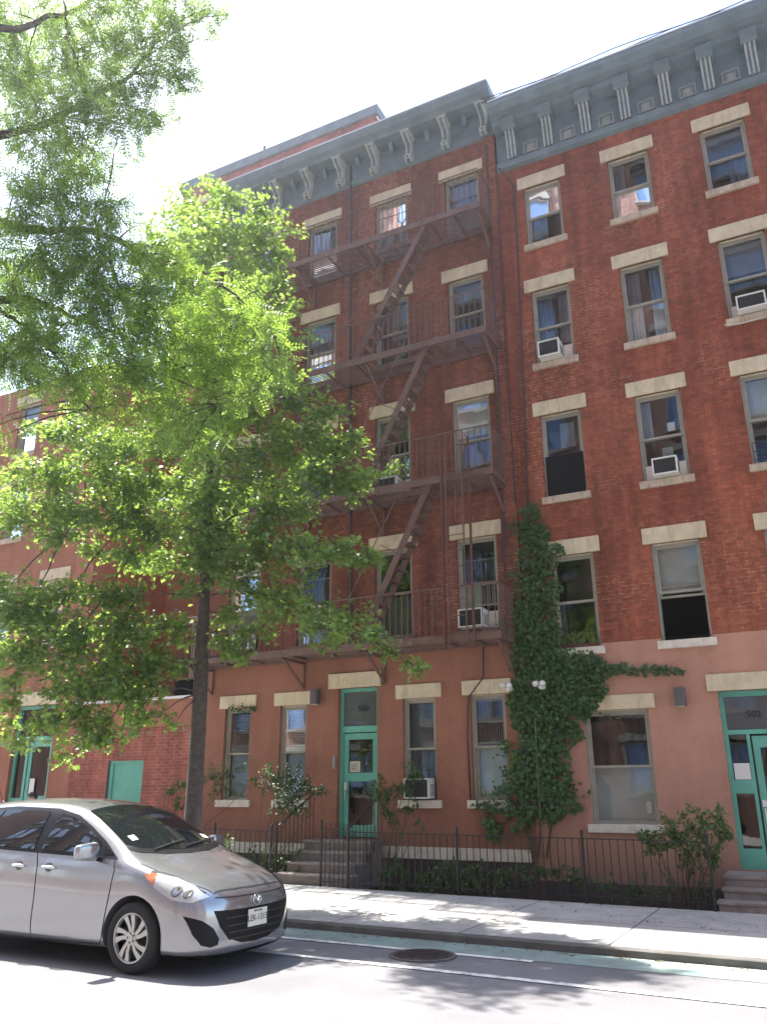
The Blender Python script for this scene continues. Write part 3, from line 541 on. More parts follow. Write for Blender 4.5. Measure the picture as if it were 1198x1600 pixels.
def door500():
    D = MB(); y = YF+.10; x0, x1, z0, z1 = door1; f = .07
    for (p, q, e, g_) in ((x0, x0+f, z0, z1), (x1-f, x1, z0, z1), (x0+f, x1-f, z1-.07, z1), (x0+f, x1-f, 2.80, 2.92)): D.box(p, q, y, y+.08, e, g_)
    d = D.build('door', M['green'], B1); tag(d, 'green glazed entrance door with transom numbered 500')
    L_ = MB(); a, c = x0+f+.01, x1-f-.01; yl = y+.03
    for (p, q, e, g_) in ((a, a+.1, z0+.02, 2.78), (c-.09, c, z0+.02, 2.78), (a+.1, c-.09, 2.66, 2.78), (a+.1, c-.09, 1.86, 2.02), (a+.1, c-.09, z0+.02, 1.05)): L_.box(p, q, yl, yl+.05, e, g_)
    L_.build('door_leaf', M['green'], d)
    G = MB(); G.quad((x0+f, y+.04, 2.92), (x1-f, y+.04, 2.92), (x1-f, y+.04, z1-.07), (x0+f, y+.04, z1-.07)); G.build('transom_pane', M['glasst'], d); G = MB(); G.quad((a+.1, yl+.025, 2.02), (c-.09, yl+.025, 2.02), (c-.09, yl+.025, 2.66), (a+.1, yl+.025, 2.66)); G.quad((a+.1, yl+.025, 1.05), (c-.09, yl+.025, 1.05), (c-.09, yl+.025, 1.86), (a+.1, yl+.025, 1.86)); G.build('pane', M['glassd'], d)
    p = MB(); p.box(a+.13, a+.36, yl+.005, yl+.011, 2.04, 2.24); n_ = p.build('notice', M['paper'], d)
    p = MB()
    for k in range(5): p.box(a+.155, a+.335-.03*(k % 2), yl+.002, yl+.006, 2.07+k*.03, 2.079+k*.03)
    p.build('notice_lines', M['ink'], n_)
    text('house_number', '500', .17, ((x0+x1)/2+.06, y+.03, 3.26), M['ink'], d)
    h = MB(); h.box(a+.02, a+.07, yl-.04, yl, 1.7, 1.85); h.tube([(a+.05, yl-.05, 1.68), (a+.05, yl-.05, 1.5)], .012); h.build('handle', M['flash'], d)
    l = MB(); l.box(x0-.22, x1+.10, YF-.06, YF+.05, z1, z1+.30); l.build('lintel', M['cream'], d, bevel=.01)
    i = MB(); i.box(x0-.10, x0-.04, YF-.03, YF-.008, 2.1, 2.36); i.build('intercom', M['alloyish'], d)
    c = MB(); c.box(x0+.5, x0+.85, YF+.7, YF+.8, 3.0, 3.04); c.build('ceiling_lamp', M['lampglow'], d)
door500()

# ---- building 498 (left, behind the tree) and court
B0 = thing('brick_building', (-22, YF, 0), 'orange stuccoed apartment building on the far left, mostly behind the leaves', 'building')
X0 = -15.85
h0 = [(a, c, e, f) for (a, c) in ((-17.62, -16.78), (-19.6, -18.75), (-21.6, -20.75), (-23.6, -22.75)) for (e, f) in ((5.3, 7.0), (8.4, 10.0), (11.0, 12.6))]
d0 = (-17.95, -16.55, .5, 3.75)
b = MB(); wall_sheet(b, -30, X0, -.4, 13.2, h0+[d0], YF); b.quad((X0, YF, -.4), (X0, 19, -.4), (X0, 19, 13.2), (X0, YF, 13.2)); b.quad((-30, YF, 13.15), (X0, YF, 13.15), (X0, 19.5, 13.15), (-30, 19.5, 13.15)); b.build('wall', M['stucco498'], B0)
for (a, c, e, f) in h0: window(B0, a, c, e, f, inside=[('shade', .03, .97, .05, .97, 'curtainb')] if a > -18 and e > 11 else [('shade', .03, .97, .5, .97, 'shade2')])
interior(B0, -29.9, X0-.1, YF+.45, YF+3, [.3, 4.1, 7.1, 10.1, 13.1])
def door498():
    D = MB(); y = YF+.1; x0, x1, z0, z1 = d0
    for (p, q, e, g_) in ((x0, x0+.07, z0, z1), (x1-.07, x1, z0, z1), (x0+.07, x1-.07, z1-.08, z1), (x0+.07, x1-.07, 2.9, 3.0), (x0+.42, x0+.5, z0, 2.9), (x0+.07, x0+.42, 1.4, 1.55), (x0+.07, x0+.42, z0, .8)): D.box(p, q, y, y+.07, e, g_)
    d = D.build('door', M['green'], B0); L_ = MB(); a, c = x0+.52, x1-.08
    for (p, q, e, g_) in ((a, a+.1, z0, 2.88), (c-.1, c, z0, 2.88), (a+.1, c-.1, 2.75, 2.88), (a+.1, c-.1, 1.45, 1.6), (a+.1, c-.1, z0, .8)): L_.box(p, q, y+.02, y+.06, e, g_)
    L_.build('door_leaf', M['green'], d)
    G = MB(); G.quad((x0+.07, y+.05, z0), (x1-.07, y+.05, z0), (x1-.07, y+.05, z1-.08), (x0+.07, y+.05, z1-.08)); G.build('pane', M['glassd'], d)
    p = MB(); p.box(a+.15, a+.32, y+.01, y+.015, 1.65, 2.0); p.build('notice', M['white'], d)
    l = MB(); l.box(x0-.1, x1+.12, YF-.05, YF+.05, z1, z1+.33); l.build('lintel', M['cream'], d, bevel=.01)
door498()
# court front wall with green door
W0 = thing('court_wall', (-14, YF, 0), 'low red brick court wall with a green door left of the tree trunk', 'wall')
gd = (-14.62, -13.58, .2, 2.36)
b = MB(); wall_sheet(b, X0, XL, -.4, 3.08, [gd], YF, .12); b.build('brick_face', M['brick_low'], W0)
b = MB(); b.box(X0, XL, YF-.05, YF+.3, 3.08, 3.68); b.box(X0, XL, YF+.125, YF+.3, 2.4, 3.08); b.build('parapet', M['stucco498'], W0)
b = MB(); b.box(X0, XL, YF-.09, YF+.34, 3.68, 3.74); b.build('coping', M['flash'], W0)
b = MB(); b.box(gd[0]+.02, gd[0]+.12, YF+.02, YF+.08, .2, 2.36); b.box(gd[0]+.12, gd[1]-.03, YF+.05, YF+.09, .2, 2.30); b.box(gd[0]+.12, gd[1], YF+.02, YF+.08, 2.30, 2.36); d_ = b.build('door', M['green'], W0)
b = MB(); b.tube([(gd[0]+.28, YF+.05, 1.25), (gd[0]+.28, YF-.01, 1.25)], .03, 10); b.build('handle', M['black'], d_)
b = MB(); b.box(gd[0]-.02, gd[0]+.02, YF-.01, YF+.1, .2, 2.38); b.build('door_frame', M['grille'], W0)
# court rear wing
B3 = thing('court_wing', (-14, 17.6, 0), 'orange stucco wing set back behind the low court wall', 'building')
hw = [(-14.9, -14.1, 4.6, 6.3), (-14.9, -14.1, 7.6, 9.3), (-14.9, -14.1, 10.6, 12.3)]
b = MB(); wall_sheet(b, X0, XL+.02, -.4, 13.1, hw, 17.6); b.quad((X0, 17.6, 13.1), (XL, 17.6, 13.1), (XL, 19.4, 13.1), (X0, 19.4, 13.1)); b.build('wall', M['stucco498'], B3)
for h in hw: window(B3, *h, y=17.6, lintel=None, inside=[('bars', .05, .95)], fm='framew')
b = MB(); b.quad((X0, 18.6, 0), (XL, 18.6, 0), (XL, 18.6, 13.0), (X0, 18.6, 13.0)); b.build('interior', M['room'], B3)
# tall rear building
TR = thing('rear_building', (-15, 20, 0), 'tall pinkish brick building rising behind the middle cornice', 'building')
hr = [(-18.2+k*1.9, -17.4+k*1.9, z, z+1.7) for k in range(4) for z in (15.5, 18.6, 21.5)]
b = MB(); wall_sheet(b, -18.9, -10.35, 0, 24.1, hr, 20); b.quad((-10.35, 20, 0), (-10.35, 34, 0), (-10.35, 34, 24.1), (-10.35, 20, 24.1)); b.quad((-18.9, 20, 0), (-18.9, 34, 0), (-18.9, 34, 24.1), (-18.9, 20, 24.1)); b.quad((-18.9, 20, 24.1), (-10.35, 20, 24.1), (-10.35, 34, 24.1), (-18.9, 34, 24.1)); b.build('wall', M['brick_far'], TR)
b = MB(); b.box(-19.0, -10.25, 19.9, 20.05, 24.1, 24.5); b.box(-10.33, -10.25, 20.05, 34.1, 24.1, 24.5); b.box(-19.0, -18.92, 20.05, 34.1, 24.1, 24.5); b.build('coping', M['cornice'], TR)
for h in hr:
    if h[2] < 20: window(TR, *h, y=20, inside=[('shade', .03, .97, .03, .97, 'curtainb')])
    else: window(TR, *h, y=20, inside=[('shade', .03, .97, .03, .97, 'shade2')])
b = MB(); b.tube([(-15.3, 20.3, 24.4), (-15.3, 20.3, 25.1)], .05, 8); b.build('vent_pipe', M['pipe'], TR)

# ---- apartment block across the street (behind the camera, seen only in the glass)
OB = thing('brick_building', (-4, -6, 0), 'tall apartment block across the street mirrored in the window glass', 'building')
b = MB(); ow = []
b.quad((-45, -6, 0), (30, -6, 0), (30, -6, 50), (-45, -6, 50)); b.quad((-45, -6, 50), (30, -6, 50), (30, -16, 50), (-45, -16, 50)); b.build('wall', M['brick_opp'], OB)
M['oppstone'] = mat('opposite_stone', (.33, .3, .26), .8)
wf = MB(); wf.box(-1.0, -.94, 0, .12, 0, 1.9); wf.box(.94, 1.0, 0, .12, 0, 1.9); wf.box(-.94, .94, 0, .12, 1.84, 1.9); wf.box(-.94, .94, 0, .12, 0, .06); wf.box(-.03, .03, 0, .10, .06, 1.84); wf.box(-1.15, 1.15, -.02, .2, 2.0, 2.3); wf.box(-1.1, 1.1, 0, .22, -.15, -.01)
first = wf.build('window', M['oppstone'], OB, org=(0, 0, 0))
pg = MB(); pg.quad((-.94, .02, .06), (.94, .02, .06), (.94, .02, 1.84), (-.94, .02, 1.84)); pf = pg.build('pane', glass_mat('far_glass_sky_blue', opaque=(.24, .36, .6), wav=0, ior=1.4), first)  # blue of the panes is the sky's reflection painted as colour
ORG[first.name] = Vector((0, 0, 0)); used = False
for i in range(-7, 8):
    for j in range(15):
        p = (i*3.3 - 6 + 4, -5.98 + 6, 1.6+j*3.1)
        if not used: o = first; used = True
        else:
            o = first.copy(); col.objects.link(o); q = pf.copy(); col.objects.link(q); q.parent = o
        o.parent = OB; o.location = (i*3.3-2, .02, 1.6+j*3.1)

# ---------------------------------------------------------------- fire escape
FE = thing('fire_escape', (-8, YF, 3), 'rusty brown iron fire escape zigzagging down the middle building', 'fire escape')
YO = 13.86                                   # outer edge of the balconies
FX0, FX1 = -12.0, -4.66
GX0, GX1, GYI = -7.62, -6.05, 14.36          # stair opening
FL = [4.36, 7.52, 10.62, 13.70]
for k, z in enumerate(FL):
    b = MB(); open_ = k > 0
    b.box(FX0, FX1, YO, YO+.035, z-.11, z+.035); b.box(FX1-.03, FX1, YO+.035, YF-.02, z-.1, z+.02); b.box(FX0, FX0+.03, YO+.035, YF-.02, z-.1, z+.02); b.box(FX0, FX1, YF-.05, YF-.02, z-.08, z)
    n = 14
    for q in range(n):
        y = YO+.06+(YF-.08-YO-.06)*q/(n-1)
        if open_ and y < GYI: b.box(FX0+.03, GX0, y-.010, y+.010, z-.012, z); b.box(GX1, FX1-.03, y-.010, y+.010, z-.012, z)
        else: b.box(FX0+.03, FX1-.03, y-.010, y+.010, z-.012, z)
    if open_:
        b.box(GX0-.02, GX0+.02, YO+.035, GYI, z-.09, z+.01); b.box(GX1-.02, GX1+.02, YO+.035, GYI, z-.09, z+.01); b.box(GX0, GX1, GYI-.02, GYI+.03, z-.1, z+.03)
    for xx in (-11.2, -10.4, -9.3, -8.5, -7.75, -5.85, -5.3):   # cross bearers
        b.box(xx-.02, xx+.02, YO+.035, YF-.05, z-.055, z-.014)
    pf_ = b.build('platform', M['iron'], FE)
    r = MB(); zt = z+.93; zm_ = z+.5
    r.tube([(FX0, YF-.02, zt), (FX0, YO+.02, zt), (FX1-.02, YO+.02, zt), (FX1-.02, YF-.02, zt)], .016, 6)
    xx = FX0+.12
    while xx < FX1-.05:
        if not (k == 0 and -5.75 < xx < -5.1): r.tube([(xx, YO+.02, z), (xx+random.uniform(-.006, .006), YO+.02, zt)], .0095, 5)
        xx += .125
    for e in (FX0+.015, FX1-.02):
        for q in range(6): y = YO+.1+q*.14; r.tube([(e, y, z), (e, y, zt)], .0095, 5)
    if open_:
        r.tube([(GX0+.25, GYI, z+.02), (GX0+.25, GYI, zm_+.35), (GX1-.1, GYI, zm_+.35), (GX1-.1, GYI, z)], .011, 6)
    # posts and leaning stays
    for xx in (-11.1, -8.9, -6.0): r.tube([(xx, YO+.02, z-.05), (xx+.04, YO+.05, zt)], .013, 6)
    r.build('railing', M['iron'], pf_)
    for xx in (-11.75, -9.35, -7.45, -4.74):
        bb = MB(); d = .62 if k else .55
        bb.bar((xx, YF-.02, z-.1-d), (xx, YF-.02, z-.1), .05, .035); bb.bar((xx, YO+.12, z-.13), (xx, YF-.03, z-.08-d), .05, .03); bb.bar((xx, YO+.04, z-.12), (xx, YF-.02, z-.12), .045, .05)
        bb.build('bracket', M['iron'], FE)
def stair(zt, zb, x1, x0):
    b = MB(); ya, yb = YO+.06, GYI-.06; d = Vector((x0-x1, 0, zb-zt)); L_ = d.length
    for y in (ya, yb): b.bar((x1, y, zt), (x0, y, zb), .02, .13, upv=(1, 0, 0) if 0 else (0, 0, 1))
    n = 13
    st = b.build('stair', M['iron'], FE)
    for k in range(1, n):
        t = MB(); f = k/n; x = x1+(x0-x1)*f; z = zt+(zb-zt)*f
        for q in range(4): t.box(x-.085+q*.05, x-.055+q*.05, ya+.012, yb-.012, z-.01, z+.002)
        t.box(x+.1, x+.112, ya+.012, yb-.012, z-.03, z+.02); t.build('tread', M['iron'], st)
    h = MB(); o_ = Vector((-.42, 0, .42))
    for y in (ya,): h.tube([(x1-.45, y-.02, zt+.30), (x0-.42, y-.02, zb+.55), (x0-.05, y-.02, zb+.1)], .011, 6)
    h.tube([(x1+(x0-x1)*.45, ya, zt+(zb-zt)*.45), (x1+(x0-x1)*.45-.40, ya-.02, zt+(zb-zt)*.45+.22)], .009, 6)
    h.build('handrail', M['iron'], st)
stair(13.66, 10.66, -5.98, -7.72); stair(10.58, 7.56, -6.0, -7.55); stair(7.48, 4.42, -6.0, -7.55)
# drop ladder and its guides
b = MB()
for x, dx in ((-5.70, -.02), (-5.13, -.02)): b.bar((x, YO-.05, 8.25), (x+dx, YO-.05, 4.12), .045, .035)
b.bar((-5.74, YO-.05, 4.12), (-5.12, YO-.05, 4.12), .03, .03); lad = b.build('ladder_guide', M['pipered'], FE)
b = MB(); xs = (-5.60, -5.26)
for x in xs: b.bar((x, YO-.10, 7.9 if x < -5.5 else 8.2), (x, YO-.10, 4.2), .03, .02)
for q in range(7): b.tube([(xs[0], YO-.10, 4.4+q*.31), (xs[1], YO-.10, 4.4+q*.31)], .009, 6)
for q in range(3): b.tube([(xs[0], YO-.10, 6.9+q*.31), (xs[1], YO-.10, 6.9+q*.31)], .009, 6)
b.tube([(-5.42, YO-.06, 7.2), (-5.44, YO-.06, 6.55), (-5.38, YO-.06, 6.5)], .014, 6)
b.build('drop_ladder', M['iron'], FE)

# ---------------------------------------------------------------- pipes and cables on the walls
def pipe(name, pts, r, m, label, cat='pipe', n=8):
    b = MB(); b.tube(pts, r, n); o = b.build(name, M[m], org=pts[-1], smooth=True); tag(o, label, cat); return o
pipe('downpipe', [(-8.36, YF-.02, 16.9), (-8.34, YF-.06, 16.1), (-8.30, YF-.06, 11.3), (-8.2, YF-.06, 4.65), (-8.2, YF-.06, 4.42)], .032, 'pipe', 'dark downpipe running down between the second and third window columns of the fire escape wall', 'downpipe')
pipe('downpipe', [(-4.70, YF-.14, 15.9), (-4.72, YF-.16, 9.0), (-4.80, YF-.12, 5.3), (-4.84, YF-.1, 4.4)], .022, 'pipe', 'dark pipe beside the fire escape end at the right edge of the middle building', 'pipe')
pipe('cable', [(-4.50, YF-.11, 16.2), (-4.515, YF-.12, 11.0), (-4.50, YF-.12, 7.0)], .011, 'black', 'thin black cable down the joint between the two brick buildings', 'cable')
pipe('downpipe', [(-4.38, YF-.3, 15.0), (-4.12, YF-.05, 14.6), (-4.14, YF-.06, 13.1), (-4.20, YF-.05, 10), (-4.28, YF-.05, 6.9)], .018, 'pipe', 'thin dark pipe left of the right building windows above the ivy', 'pipe')
pipe('cable', [(-5.33, YF-.03, 4.3), (-5.34, YF-.07, 3.7), (-5.66, YF-.07, 3.34), (-5.72, YF-.03, 2.6), (-5.70, YF-.03, 1.5)], .012, 'black', 'black cable hanging over the lintel of the fourth ground floor window', 'cable')
pipe('cable', [(-4.33, YF-.28, 2.9), (-4.34, YF-.30, 1.6), (-4.33, YF-.28, .35)], .0045, 'alloyish', 'pale thin cable hanging in front of the ivy down to the iron fence', 'cable')
pipe('cable', [(-2.6, YF-.1, 10.0), (-.30, YF-.13, 9.86), (-.05, YF-.12, 9.82), (.6, YF-.10, 9.86)][1:], .008, 'white', 'white wire under the sill of the right-hand window with an air conditioner', 'wire')

# ---------------------------------------------------------------- air conditioners
def aircon(loc, w_, h_, d_, label, wing=True, wd=None):
    x, y, z = loc; t = thing('air_conditioner', loc, label, 'air conditioner', 'window air conditioners')
    b = MB(); f = .028; y0 = y-d_
    b.box(x, x+w_, y0+.02, y, z, z+f); b.box(x, x+w_, y0+.02, y, z+h_-f, z+h_); b.box(x, x+f, y0+.02, y, z+f, z+h_-f); b.box(x+w_-f, x+w_, y0+.02, y, z+f, z+h_-f)
    b.box(x, x+w_, y0, y0+.02, z, z+f); b.box(x, x+w_, y0, y0+.02, z+h_-f, z+h_); b.box(x, x+f, y0, y0+.02, z+f, z+h_-f); b.box(x+w_-f, x+w_, y0, y0+.02, z+f, z+h_-f)
    b.build('casing', M['white'], t, bevel=.004)
    b = MB(); b.box(x+f, x+w_-f, y0+.03, y0+.04, z+f, z+h_-f)
    n = 12
    for k in range(n): zz = z+f+(h_-2*f)*(k+.5)/n; b.box(x+f, x+w_-f, y0+.016, y0+.03, zz-.004, zz+.004)
    for k in range(8): xx = x+f+(w_-2*f)*(k+.5)/8; b.box(xx-.003, xx+.003, y0+.012, y0+.016, z+f, z+h_-f)
    b.build('coil_grille', M['grille'], t)
    b = MB()
    for k in range(6): b.box(x+w_, x+w_+.004, y0+.08, y-.05, z+.06+k*.035, z+.075+k*.035)
    b.build('side_louvre', M['grille'], t)
    if wd:
        for (a, c) in ((wd[0], x), (x+w_, wd[1])):
            if c-a > .03: b = MB(); b.box(a, c, y+.02, y+.03, z, z+h_-.02); b.build('side_panel', M['sillw'], t)
    return t
ya_ = YF+.07
aircon((-3.80, ya_, 10.02), .44, .36, .34, 'white air conditioner in the left window of the right building, fourth storey', wd=(-3.87, -3.17))
aircon((-1.86, ya_, 7.10), .44, .33, .30, 'white air conditioner in the middle window of the right building, third storey', wd=(-2.02, -1.29))
aircon((-.04, ya_, 10.04), .50, .30, .30, 'white air conditioner in the rightmost window near the photo edge', wd=(-.14, .59))
aircon((-5.74, ya_, 4.64), .50, .36, .34, 'white air conditioner on the balcony behind the drop ladder', wd=(-5.77, -5.04))
aircon((-7.62, ya_, 7.74), .56, .32, .28, 'white air conditioner in the window behind the third floor fire escape stair', wd=(-7.62, -6.88))
aircon((-11.1, ya_, 4.64), .42, .36, .3, 'white air conditioner in the window just right of the tree trunk', wd=(-11.4, -10.66))
aircon((-6.96, ya_, 1.54), .52, .36, .30, 'white air conditioner in the ground floor window right of the 500 door', wd=(-7.0, -6.43))
aircon((-11.35, ya_, 13.84), .5, .32, .3, 'white air conditioner in the top left window beside the tree top', wd=(-11.4, -10.66))

# window guard with plant at third-storey right window
gdn = thing('window_guard', (0, YF-.15, 7.1), 'black wire window guard on the third storey sill at the photo edge', 'window guard')
b = MB()
for k in range(9): x = -.16+k*.1; b.tube([(x, YF-.16, 7.1), (x, YF-.18, 7.42)], .006, 5)
for z in (7.1, 7.26, 7.42): b.tube([(-.16, YF, z), (-.16, YF-.17, z), (.64, YF-.17, z), (.64, YF, z)], .008, 5)
b.build('wire_frame', M['black'], gdn)

# ---------------------------------------------------------------- wall lamps and floodlights
def wlamp(x, z, label, w_=.17, h_=.30):
    t = thing('wall_lamp', (x, YF, z), label, 'wall lamp', 'boxy grey wall lamps'); b = MB(); b.box(x-.04, x+.04, YF-.06, YF-.01, z-.08, z+.08); b.build('bracket', M['grille'], t)
    b = MB(); b.prism([(-w_/2, 0), (w_/2, 0), (w_/2, -.14), (w_/2-.03, -.17), (-w_/2+.03, -.17), (-w_/2, -.14)], z-h_/2, z+h_/2, lambda u, v, q: (x+u, YF-.06+v, q)); b.build('housing', M['lampgrey'], t, bevel=.006)
    b = MB(); b.box(x-w_/2+.02, x+w_/2-.02, YF-.2, YF-.08, z-h_/2-.008, z-h_/2-.001); b.build('diffuser', M['white'], t)
M['lampgrey'] = mat('lamp_bronze_grey', (.10, .09, .085), .5)
wlamp(-1.86, 3.15, 'boxy grey wall lamp between the big window and the 502 door')
wlamp(-9.0, 3.52, 'boxy dark wall lamp left of the 500 door lintel')
for x, lb in ((-4.80, 'white twin floodlight at the left edge of the ivy'), (-4.18, 'white twin floodlight in the middle of the ivy')):
    t = thing('floodlight', (x, YF-.1, 3.46), lb, 'floodlight', 'small white security floodlights')
    b = MB(); b.tube([(x, YF-.3, 3.44), (x, YF-.02, 3.44)], .05, 14); b.build('mount', M['white'], t, smooth=False)
    for s in (-1, 1):
        b = MB(); b.tube([(x+s*.03, YF-.3, 3.47), (x+s*.045, YF-.36, 3.50), (x+s*.07, YF-.43, 3.47)], [.03, .04, .055], 12); b.build('lamp_head', M['white'], t, smooth=True)
b = MB(); b.box(-12.85, -12.35, YF+.0, YF+.3, 3.75, 4.1)
for k in range(6): b.box(-12.83+k*.08, -12.80+k*.08, YF-.012, YF, 3.77, 4.08)
tag(b.build('planter_box', M['blackpanel'], org=(-12.6, YF, 3.75), bevel=.01), 'black ribbed box standing on the court wall coping left of the trunk', 'box')
# flower pots with flowers on the sill behind the stair: white geraniums
# ---------------------------------------------------------------- steps
def steps(name, x0, x1, n, ztop, y0, label):
    t = thing(name, ((x0+x1)/2, y0, 0), label, 'steps'); zb = gz((x0+x1)/2)+.08; h = (ztop-zb)/n; run = .29
    for k in range(n):
        b = MB(); ya = y0+k*run; b.box(x0-.06*(k == 0), x1+.06*(k == 0), ya, ya+run+.05 if k < n-1 else YF+.2, zb-.1, zb+(k+1)*h-.05); s_ = b.build('step', M['conc'], t, bevel=.008)
        b = MB(); b.box(x0-.02-.06*(k == 0), x1+.02+.06*(k == 0), ya-.03, ya+run+.0 if k < n-1 else YF+.2, zb+(k+1)*h-.05, zb+(k+1)*h); b.build('tread', M['conc'], s_, bevel=.012)
    return t
steps('entrance_steps', -8.95, -7.52, 4, .80, 13.45, 'worn grey stone steps up to the 500 door')
steps('entrance_steps', -1.45, .5, 3, .48, 13.35, 'grey stone steps at the 502 door by the right photo edge')
steps('entrance_steps', -18.2, -16.3, 3, .5, 13.8, 'grey stone steps at the far left green door behind the car')

# ---------------------------------------------------------------- iron fences
def fence(name, pts, h, label, sp=.115, gate=None, zb0=None, posts=None):
    x0, y0 = pts[0]; t = thing(name, (x0, y0, gz(x0)+.08), label, 'fence', 'black iron area fences')
    rl = MB(); br = MB()
    for (xa, ya), (xb, yb) in zip(pts[:-1], pts[1:]):
        za, zb = gz(xa)+.08, gz(xb)+.08
        rl.bar((xa, ya, za+h), (xb, yb, zb+h), .04, .014); rl.bar((xa, ya, za+.10), (xb, yb, zb+.10), .03, .014)
        L_ = math.hypot(xb-xa, yb-ya); n = max(1, int(L_/sp))
        for k in range(n+1): f = k/n; x = xa+(xb-xa)*f; y = ya+(yb-ya)*f; z = za+(zb-za)*f; br.bar((x, y, z+.02), (x+random.uniform(-.006, .006), y, z+h), .012)
    rl.build('rail', M['blackiron'], t); br.build('bar', M['blackiron'], t)
    for x, y in (posts or [pts[0], pts[-1]]):
        p = MB(); z = gz(x)+.08; p.bar((x, y, z-.05), (x, y, z+h+.06), .035); p.tube([(x, y, z+h+.06), (x, y, z+h+.10), (x, y, z+h+.13)], [.02, .03, .008], 8); p.build('post', M['blackiron'], t)
    return t
fence('iron_fence', [(-7.42, YP), (-1.55, YP)], .90, 'long low iron fence between the two entrance steps', posts=[(-7.42, YP), (-5.4, YP), (-3.35, YP), (-1.55, YP)])
fence('iron_fence', [(-11.9, YP), (-9.02, YP)], .88, 'low iron fence left of the 500 steps behind the car hood', posts=[(-11.9, YP), (-10.3, YP), (-9.02, YP)])
fence('iron_fence', [(-15.9, YP), (-12.1, YP)], .88, 'low iron fence in front of the green court door behind the car', posts=[(-15.9, YP), (-12.1, YP)])
def handrail(name, x, label):
    t = thing(name, (x, 13.5, .1), label, 'handrail', 'iron handrails beside the 500 steps'); r = MB(); b = MB(); y0, y1 = 13.45, 14.72
    z0, z1 = gz(x)+.08, .80
    r.bar((x, y0, z0+.95), (x, y0+.25, z0+1.05), .04, .014); r.bar((x, y0+.25, z0+1.05), (x, y1, z1+.85), .04, .014)
    for k in range(10): f = k/9; y = y0+(y1-y0)*f; zt = z0+.97+(z1+.85-z0-.97)*f; b.bar((x, y, z0+(z1-z0)*f*.9), (x, y, zt), .012)
    p = MB(); p.bar((x, y0, z0), (x, y0, z0+1.02), .035); p.build('post', M['blackiron'], t); r.build('rail', M['blackiron'], t); b.build('bar', M['blackiron'], t)
handrail('handrail', -9.0, 'left black iron handrail of the 500 steps')
handrail('handrail', -7.50, 'right black iron handrail of the 500 steps')
t = thing('gate', (-7.2, YP, 0), 'small black arched iron gate at the right foot of the 500 steps', 'gate')
b = MB(); x0, x1, y = -7.95, -7.50, YP-.02
for k in range(6): x = x0+(x1-x0)*k/5; b.bar((x, y, .12), (x, y, 1.15), .012)
b.bar((x0, y, 1.05), (x1, y, 1.05), .03, .014); b.bar((x0, y, .2), (x1, y, .2), .03, .014); b.bar((x0, y, .1), (x0, y, 1.2), .03); b.build('gate_bars', M['blackiron'], t)

# ---------------------------------------------------------------- foliage helpers
def scatter(name, tv, tf, P, D, Nn, S, m, parent=None, smooth=False):
    """copy a leaf template to points P: x axis along D, normal near Nn, scale S"""
    P = np.asarray(P, float); D = np.asarray(D, float); Nn = np.asarray(Nn, float); n = len(P)
    D /= np.linalg.norm(D, axis=1, keepdims=True)+1e-9; B = np.cross(Nn, D); B /= np.linalg.norm(B, axis=1, keepdims=True)+1e-9; C = np.cross(D, B)
    tv = np.asarray(tv, float); V = P[:, None]+S[:, None, None]*(tv[None, :, 0:1]*D[:, None]+tv[None, :, 1:2]*B[:, None]+tv[None, :, 2:3]*C[:, None])
    if parent: V = V-np.array(ORG[parent.name])
    nv = len(tv); k = len(tf[0]); F = (np.asarray(tf)[None]+(np.arange(n)*nv)[:, None, None]).reshape(-1)
    me = bpy.data.meshes.new(name); me.vertices.add(n*nv); me.vertices.foreach_set('co', V.reshape(-1)); nf = n*len(tf)
    me.loops.add(nf*k); me.loops.foreach_set('vertex_index', F.astype(np.int32)); me.polygons.add(nf)
    me.polygons.foreach_set('loop_start', np.arange(nf, dtype=np.int32)*k); me.polygons.foreach_set('loop_total', np.full(nf, k, dtype=np.int32))
    me.update(calc_edges=True); me.materials.append(m)
    o = bpy.data.objects.new(name, me); col.objects.link(o); ORG[o.name] = ORG[parent.name] if parent else Vector()
    if parent: o.parent = parent
    return o
# pin-oak leaf: deeply lobed, folded a little
oak_v = [(0, 0, 0), (.30, .10, .03), (.22, .42, .10), (.50, .14, .03), (.55, .48, .10), (.74, .12, .02), (1.0, 0, -.06), (.74, -.12, .02), (.55, -.48, .10), (.50, -.14, .03), (.22, -.42, .10), (.30, -.10, .03)]
oak_f = [(0, 1, 11, 11), (1, 2, 3, 3), (3, 4, 5, 5), (1, 3, 9, 11), (3, 5, 7, 9), (5, 6, 7, 7), (7, 8, 9, 9), (9, 10, 11, 11)]
oak_f = [f if f[2] != f[3] else f[:3] for f in oak_f]
def tri(fs):
    out = []
    for f in fs:
        for k in range(1, len(f)-1): out.append((f[0], f[k], f[k+1]))
    return out
oak_f = tri(oak_f)
simple_v = [(0, 0, 0), (.35, .26, .06), (.75, .2, .03), (1, 0, -.05), (.75, -.2, .03), (.35, -.26, .06)]; simple_f = tri([(0, 1, 2, 3, 4, 5)])
def frond():
    v = []; f = []; n = 7
    for k in range(n):
        x = .12+.8*k/(n-1); l = .21*(1-.45*abs(k/(n-1)-.45)); z = -.25*x*x
        for s in (-1, 1):
            i = len(v); v += [(x, .01*s, z), (x+.045, s*l*.5, z+.01), (x+.05, s*l, z-.02), (x-.035, s*l*.55, z+.0)]; f += [(i, i+1, i+2, i+3)]
    i = len(v); v += [(.92, 0, -.2), (1.0, .03, -.26), (1.1, 0, -.3), (1.0, -.03, -.26)]; f += [(i, i+1, i+2, i+3)]
    i = len(v); v += [(0, .006, 0), (0, -.006, 0), (.93, -.004, -.22), (.93, .004, -.22)]; f += [(i, i+1, i+2, i+3)]
    return v, f
frond_v, frond_f = frond()
